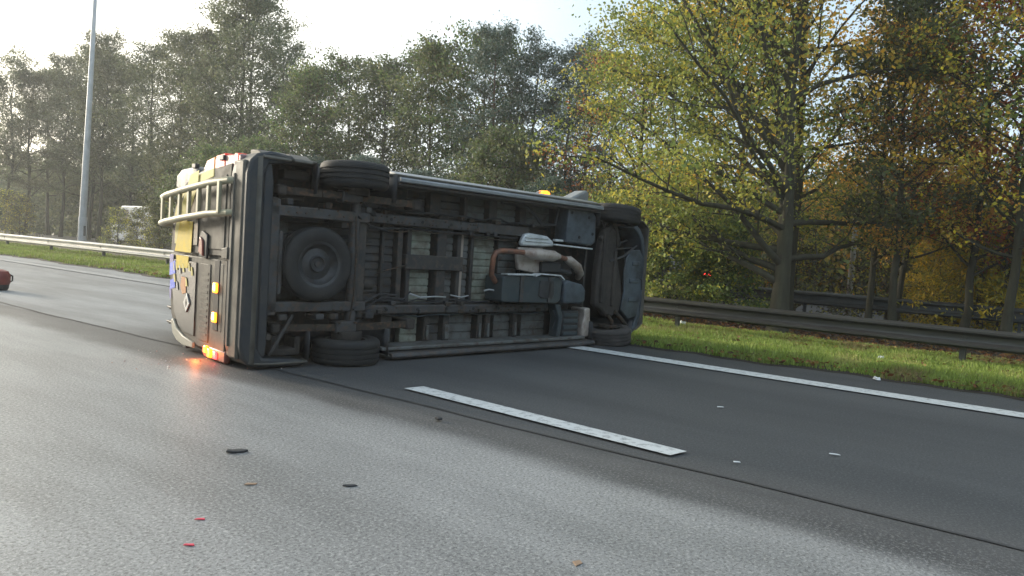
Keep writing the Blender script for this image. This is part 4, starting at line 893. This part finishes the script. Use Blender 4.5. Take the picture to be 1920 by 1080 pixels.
low2 = make_tree(15, 5.5, .4, 2.0, 36, .13, .035, 22000, PB, .09, 'cone', .4, 6, .2, lmat='needle')[0]
pine1 = make_tree(16, 11, 3.2, 2.3, 40, .15, .040, 17000, PB+[(.07, .095, .05)], .13, 'pine', .45, 6, .4, wood='bark_pine', lmat='needle')[0]
pine2 = make_tree(17, 10, 2.2, 2.0, 40, .15, .040, 15000, PB+[(.08, .10, .05)], .11, 'pine', .42, 6, .5, wood='bark_pine', lmat='needle')[0]
mixd = make_tree(18, 9.5, 2.0, 2.4, 36, .12, .07, 13000, GR+[(.12, .10, .05)], .12, 'round', .45, 6, .5)[0]
mixd2 = make_tree(19, 9, 2.5, 2.1, 34, .12, .07, 11000, OL+GR, .11, 'round', .45, 6, .6)[0]
rusty = make_tree(20, 8, 1.5, 2.0, 30, .09, .06, 9000, RU+[(.15, .12, .05)], .10, 'round', .42, 6, .5)[0]
orang = make_tree(21, 10, 2.6, 2.8, 38, .085, .06, 13000, OR, .13, 'round', .45, 6, .5)[0]
orang2 = make_tree(22, 9.5, 2.2, 2.6, 36, .085, .06, 11000, OR+YE, .12, 'round', .45, 6, .5)[0]
goldt = make_tree(28, 9, 2.0, 2.3, 36, .085, .06, 11000, OR+YG[:2], .10, 'round', .45, 6, .5)[0]
green = make_tree(23, 9, 1.6, 3.0, 40, .085, .055, 16000, YG+GR, .13, 'round', .42, 6, .4)[0]
bush_g = make_tree(24, 3.0, .15, 1.5, 26, .09, .055, 12000, GR+YG, .04, 'wide', .3, 5, .6)[0]
bush_y = make_tree(25, 2.6, .15, 1.3, 26, .12, .04, 4600, YE, .035, 'wide', .3, 5, .8)[0]
bush_d = make_tree(26, 3.2, .1, 1.6, 26, .09, .05, 7000, OL+YE[2:]+[(.10, .07, .045)], .045, 'wide', .35, 5, .6)[0]
bigt = make_tree(27, 9.6, .9, 4.3, 64, .072, .046, 78000, YG, .17, 'round', .42, 8, .55, lean=(0, .015), side=(-.15, 1.0))[0]

# headings: place(px-wise derived) positions are real plan positions
T = [
 ('alder', thin2, 21.5, 62, 'alder whose crown is cut by the left picture edge', .98),
 ('alder', thin3, 22.5, 62.5, 'wide alder just inside the left picture edge', .82),
 ('alder', thin1, 25.5, 66, 'thin pale alder farthest left at the picture edge', 0.95),
 ('alder', thin2, 24, 60, 'slender alder second from the left edge', 1.00),
 ('alder', thin3, 24, 55.5, 'tall alder with open crown just left of the lamp column', 0.93),
 ('alder', thin2, 22.5, 50.5, 'narrow alder directly left of the lamp column foot', 1.00),
 ('alder', thin1, 26, 54, 'alder standing behind the lamp column', 0.90),
 ('alder', thin3, 23.5, 45.5, 'alder right of the lamp column with gappy crown', 0.84),
 ('alder', thin1, 22, 40, 'bare stemmed alder above the white van behind the trees', 0.87),
 ('alder', thin2, 25, 42.5, 'slim alder set back behind the pair above the white van', 0.93),
 ('alder', thin3, 21.5, 36.5, 'broad alder left of the tallest one', 0.80),
 ('alder', thin1, 21, 33, 'tallest alder rising above the tail of the overturned van', 0.97),
 ('alder', thin3, 23, 34.2, 'alder with dense top behind the tallest one', 0.93),
 ('alder', thin2, 21.5, 29.8, 'alder sloping down right of the tallest one', 0.78),
 ('alder', thin2, 27.5, 63, 'faint alder far back near the left edge', 1.04),
 ('birch', mixd, 20.6, 26.2, 'grey green birch tucked beside the sloping alder', .90),
 ('birch', mixd2, 20.5, 26.6, 'small grey green birch above the rear wheel of the van', 0.92),
 ('birch', mixd, 21.5, 24.6, 'leafy birch in the dip of the skyline', 0.95),
 ('birch', mixd2, 20.5, 21.8, 'birch with open lower crown left of the middle', 0.93),
 ('birch', mixd, 22.5, 21.8, 'rounded birch behind the open one at the middle', 0.98),
 ('birch', mixd2, 20, 18.4, 'birch with sky gaps above the sill of the van', 0.95),
 ('birch', mixd, 21, 16.6, 'green birch left of the tall pine pair', 0.95),
 ('pine', pine1, 19.5, 14.9, 'tall pine with a pointed top, left one of the pair', 0.80),
 ('pine', pine2, 20.5, 14.2, 'pine with a reddish trunk, right one of the pair', 0.86),
 ('pine', pine1, 20.5, 12.7, 'pine above the amber side lamp of the van', 0.74),
 ('pine', pine2, 20, 11.6, 'pine just left of the broad yellow green tree', 0.80),
 ('fir', low2, 17.2, 19.0, 'blue green young fir above the rear of the sill', .78),
 ('fir', low2, 17.2, 16.2, 'low blue green fir behind the middle of the sill', .68),
 ('fir', low2, 16.4, 10.8, 'blue green fir behind the wing mirror', .62),
 ('fir', low2, 17.4, 22.4, 'blue green fir above the raised rear wheel', .80),
 ('hazel', low1, 17.4, 25.6, 'green hazel behind the raised rear wheel', .72),
 ('hazel', low1, 17.6, 29, 'green hazel above the ladder of the van', .70),
 ('hazel', low1, 18.4, 33.4, 'dark hazel left of the beacon housing', .62),
 ('hazel', low1, 18.2, 13.6, 'olive hazel between the two lowest firs', .72),
 ('small_maple', rusty, 19.5, 10.4, 'rusty red maple at the left edge of the broad tree', .88),
 ('golden_sapling', bush_y, 16.9, 14.2, 'golden yellow sapling among the green firs', .9),
 ('broad_tree', bigt, 13.9, 3.72, 'broad yellow green tree with a thick trunk right behind the guardrail', 1.0),
 ('maple', orang, 15.7, 4.05, 'orange maple directly behind the broad trunk', 1.05),
 ('maple', rusty, 16.9, .95, 'rust red maple near the right picture edge', .85),
 ('maple', orang2, 22, 2.6, 'yellowish maple farther back between two others', .8),
 ('oak', orang2, 17.0, 2.2, 'dark stemmed orange oak right of the broad tree', .62),
 ('oak', green, 15.2, 7.4, 'green oak behind the nose of the van', .72),
 ('oak', green, 14.9, -1.7, 'green oak at the right edge of the picture', .95),
 ('oak', green, 19.5, 6.6, 'green oak set back left of the orange maple', .9),
 ('oak', rusty, 17.4, .3, 'rust brown oak set back at the right edge', .95),
 ('beech', orang2, 15.6, .2, 'amber leaved beech at the right edge in front of the yellow shrubs', .78),
 ('maple', orang2, 23, -.2, 'yellow maple farthest back on the right', .85),
 ('oak', goldt, 16.6, 2.6, 'thin dark oak right behind the trunk pair', .72),
 ('oak', mixd2, 15.9, 2.05, 'thin dark trunked oak beside the pale pole', .74),
]
rr = random.Random(5)
GRP = {'alder': 'tall thin alders behind the guardrail', 'birch': 'birches behind the overturned van', 'pine': 'pines behind the overturned van', 'fir': 'young blue green firs', 'hazel': 'green hazels', 'maple': 'orange maples', 'oak': 'oaks on the right'}
for k, v, x, y, lb, s in T: place(k, v, x, y, lb, s, 0 if k == 'broad_tree' else rr.random()*6.28, group=GRP.get(k))
Bs = [
 (bush_g, 14.3, 6.2, 'leafy green bush against the nose of the van', .75), (bush_g, 14.6, 5.0, 'yellowish green bush left of the broad trunk', .7),
 (bush_g, 14.8, 7.8, 'green bush just behind the nose wheel', .85),
 (bush_y, 17.7, 1.5, 'yellow shrub right of the dark trunks', .8), (bush_y, 17.8, .7, 'yellow shrub in the middle of the yellow row', .9), (bush_y, 17.7, -.1, 'yellow shrub at the right picture edge', .92), (bush_y, 18.9, 1.15, 'yellow shrub behind the yellow row', 1.0), (bush_y, 19.2, .2, 'tall yellow shrub behind the right end of the row', 1.1),
 (bush_d, 18.6, 4.6, 'dark twiggy bush behind the broad trunk', .8), (bush_d, 18.8, 2.6, 'dark twiggy bush beyond the far guardrail', .85), (bush_d, 18.9, 6.8, 'dark bush below the red brake lamps', .45),
 (bush_d, 18.8, .8, 'dark bush beyond the right end of the far guardrail', .85),
 (bush_d, 19.0, 38.2, 'dull bush behind the guardrail in front of the white van', .62), (bush_d, 19.3, 36.4, 'dull bush right of the one before the white van', .7), (bush_d, 19.5, 41.5, 'dull bush between the lamp column and the white van', .66), (bush_d, 18.8, 53, 'dull bush left of the lamp column', .85), (bush_d, 19.5, 57.5, 'dull bush near the left picture edge', .95), (bush_d, 19, 62, 'dull bush cut by the left picture edge', 1.0), (bush_d, 18.2, 34.5, 'dull bush beside the ladder of the van', .7),
]
for v, x, y, lb, s in Bs: place('bush', v, x, y, lb, s, rr.random()*6.28, cat='bush')

# woodland behind: one mass
def mass(name, n, fx, fy, hf, pal, leaf, seed, label):
    rs = np.random.RandomState(seed); nc = n//38
    y = fy[0]+(fy[1]-fy[0])*rs.rand(nc); x = fx[0]+(fx[1]-fx[0])*rs.rand(nc); h = hf(x, y)*(.7+.5*vnoise(x, y, .8, seed)*.6+.3*rs.rand(nc)); z = rs.rand(nc)**.8*np.maximum(h, .5)
    c = np.stack([x, y, z], 1); idx = np.repeat(np.arange(nc), 38); cen = c[idx]+rs.randn(len(idx), 3)*np.array([.55, .55, .4])
    cen[:, 2] = np.abs(cen[:, 2]); V, F = leaves_np(rs, cen, leaf, leaf*.6); pal = np.array(pal); col = pal[rs.randint(0, len(pal), nc)][idx]*(.7+.6*rs.rand(len(idx), 1))
    o = bpy.data.objects.new(name, npmesh(name, V, F, M['leaf'], np.repeat(col, 4, 0))); C.objects.link(o); tag(o, label, kind='stuff'); return o
mass('woodland', 120000, (27, 36), (40, 110), lambda x, y: 7.5+0*x, OL, .30, 51, 'dull green far wood behind the thin alders')
mass('woodland', 110000, (24, 31), (14, 42), lambda x, y: 4.6+0*x, OL+GR+PB, .24, 52, 'green wood behind the birches and pines in the middle')
mass('woodland', 110000, (28, 34), (-10, 15), lambda x, y: 5.0+0*x, OL+OR+YG, .24, 53, 'autumn wood far behind the maples on the right')
mass('woodland', 90000, (-24, -17), (-50, 60), lambda x, y: 8.0+0*x, OL+GR, .5, 54, 'wood along the other side of the motorway, out of the picture')  # added out of view: darkens the rail reflections and the van underside
mass('woodland', 60000, (-16, 40), (-38, -28), lambda x, y: 11.0+0*x, OL+GR, .5, 55, 'wood beyond the bend behind us, out of the picture')  # added out of view behind the camera to keep light off the underside

# thin evening air: low sun glare softens the far trees
hz = MB().box(-70, 140, -75, 230, -1.2, 20.5).build('haze', M['black'], smooth=False); hz.data.materials.clear()
hm = bpy.data.materials.new('haze'); hm.use_nodes = True; ht = hm.node_tree; ht.nodes.clear()
pv = N(ht, 'ShaderNodeVolumePrincipled'); pv.inputs['Color'].default_value = (.95, .96, .95, 1); pv.inputs['Density'].default_value = .0016; pv.inputs['Anisotropy'].default_value = .3
ho = N(ht, 'ShaderNodeOutputMaterial'); ht.links.new(pv.outputs[0], ho.inputs['Volume']); hz.data.materials.append(hm); tag(hz, None, kind='stuff')
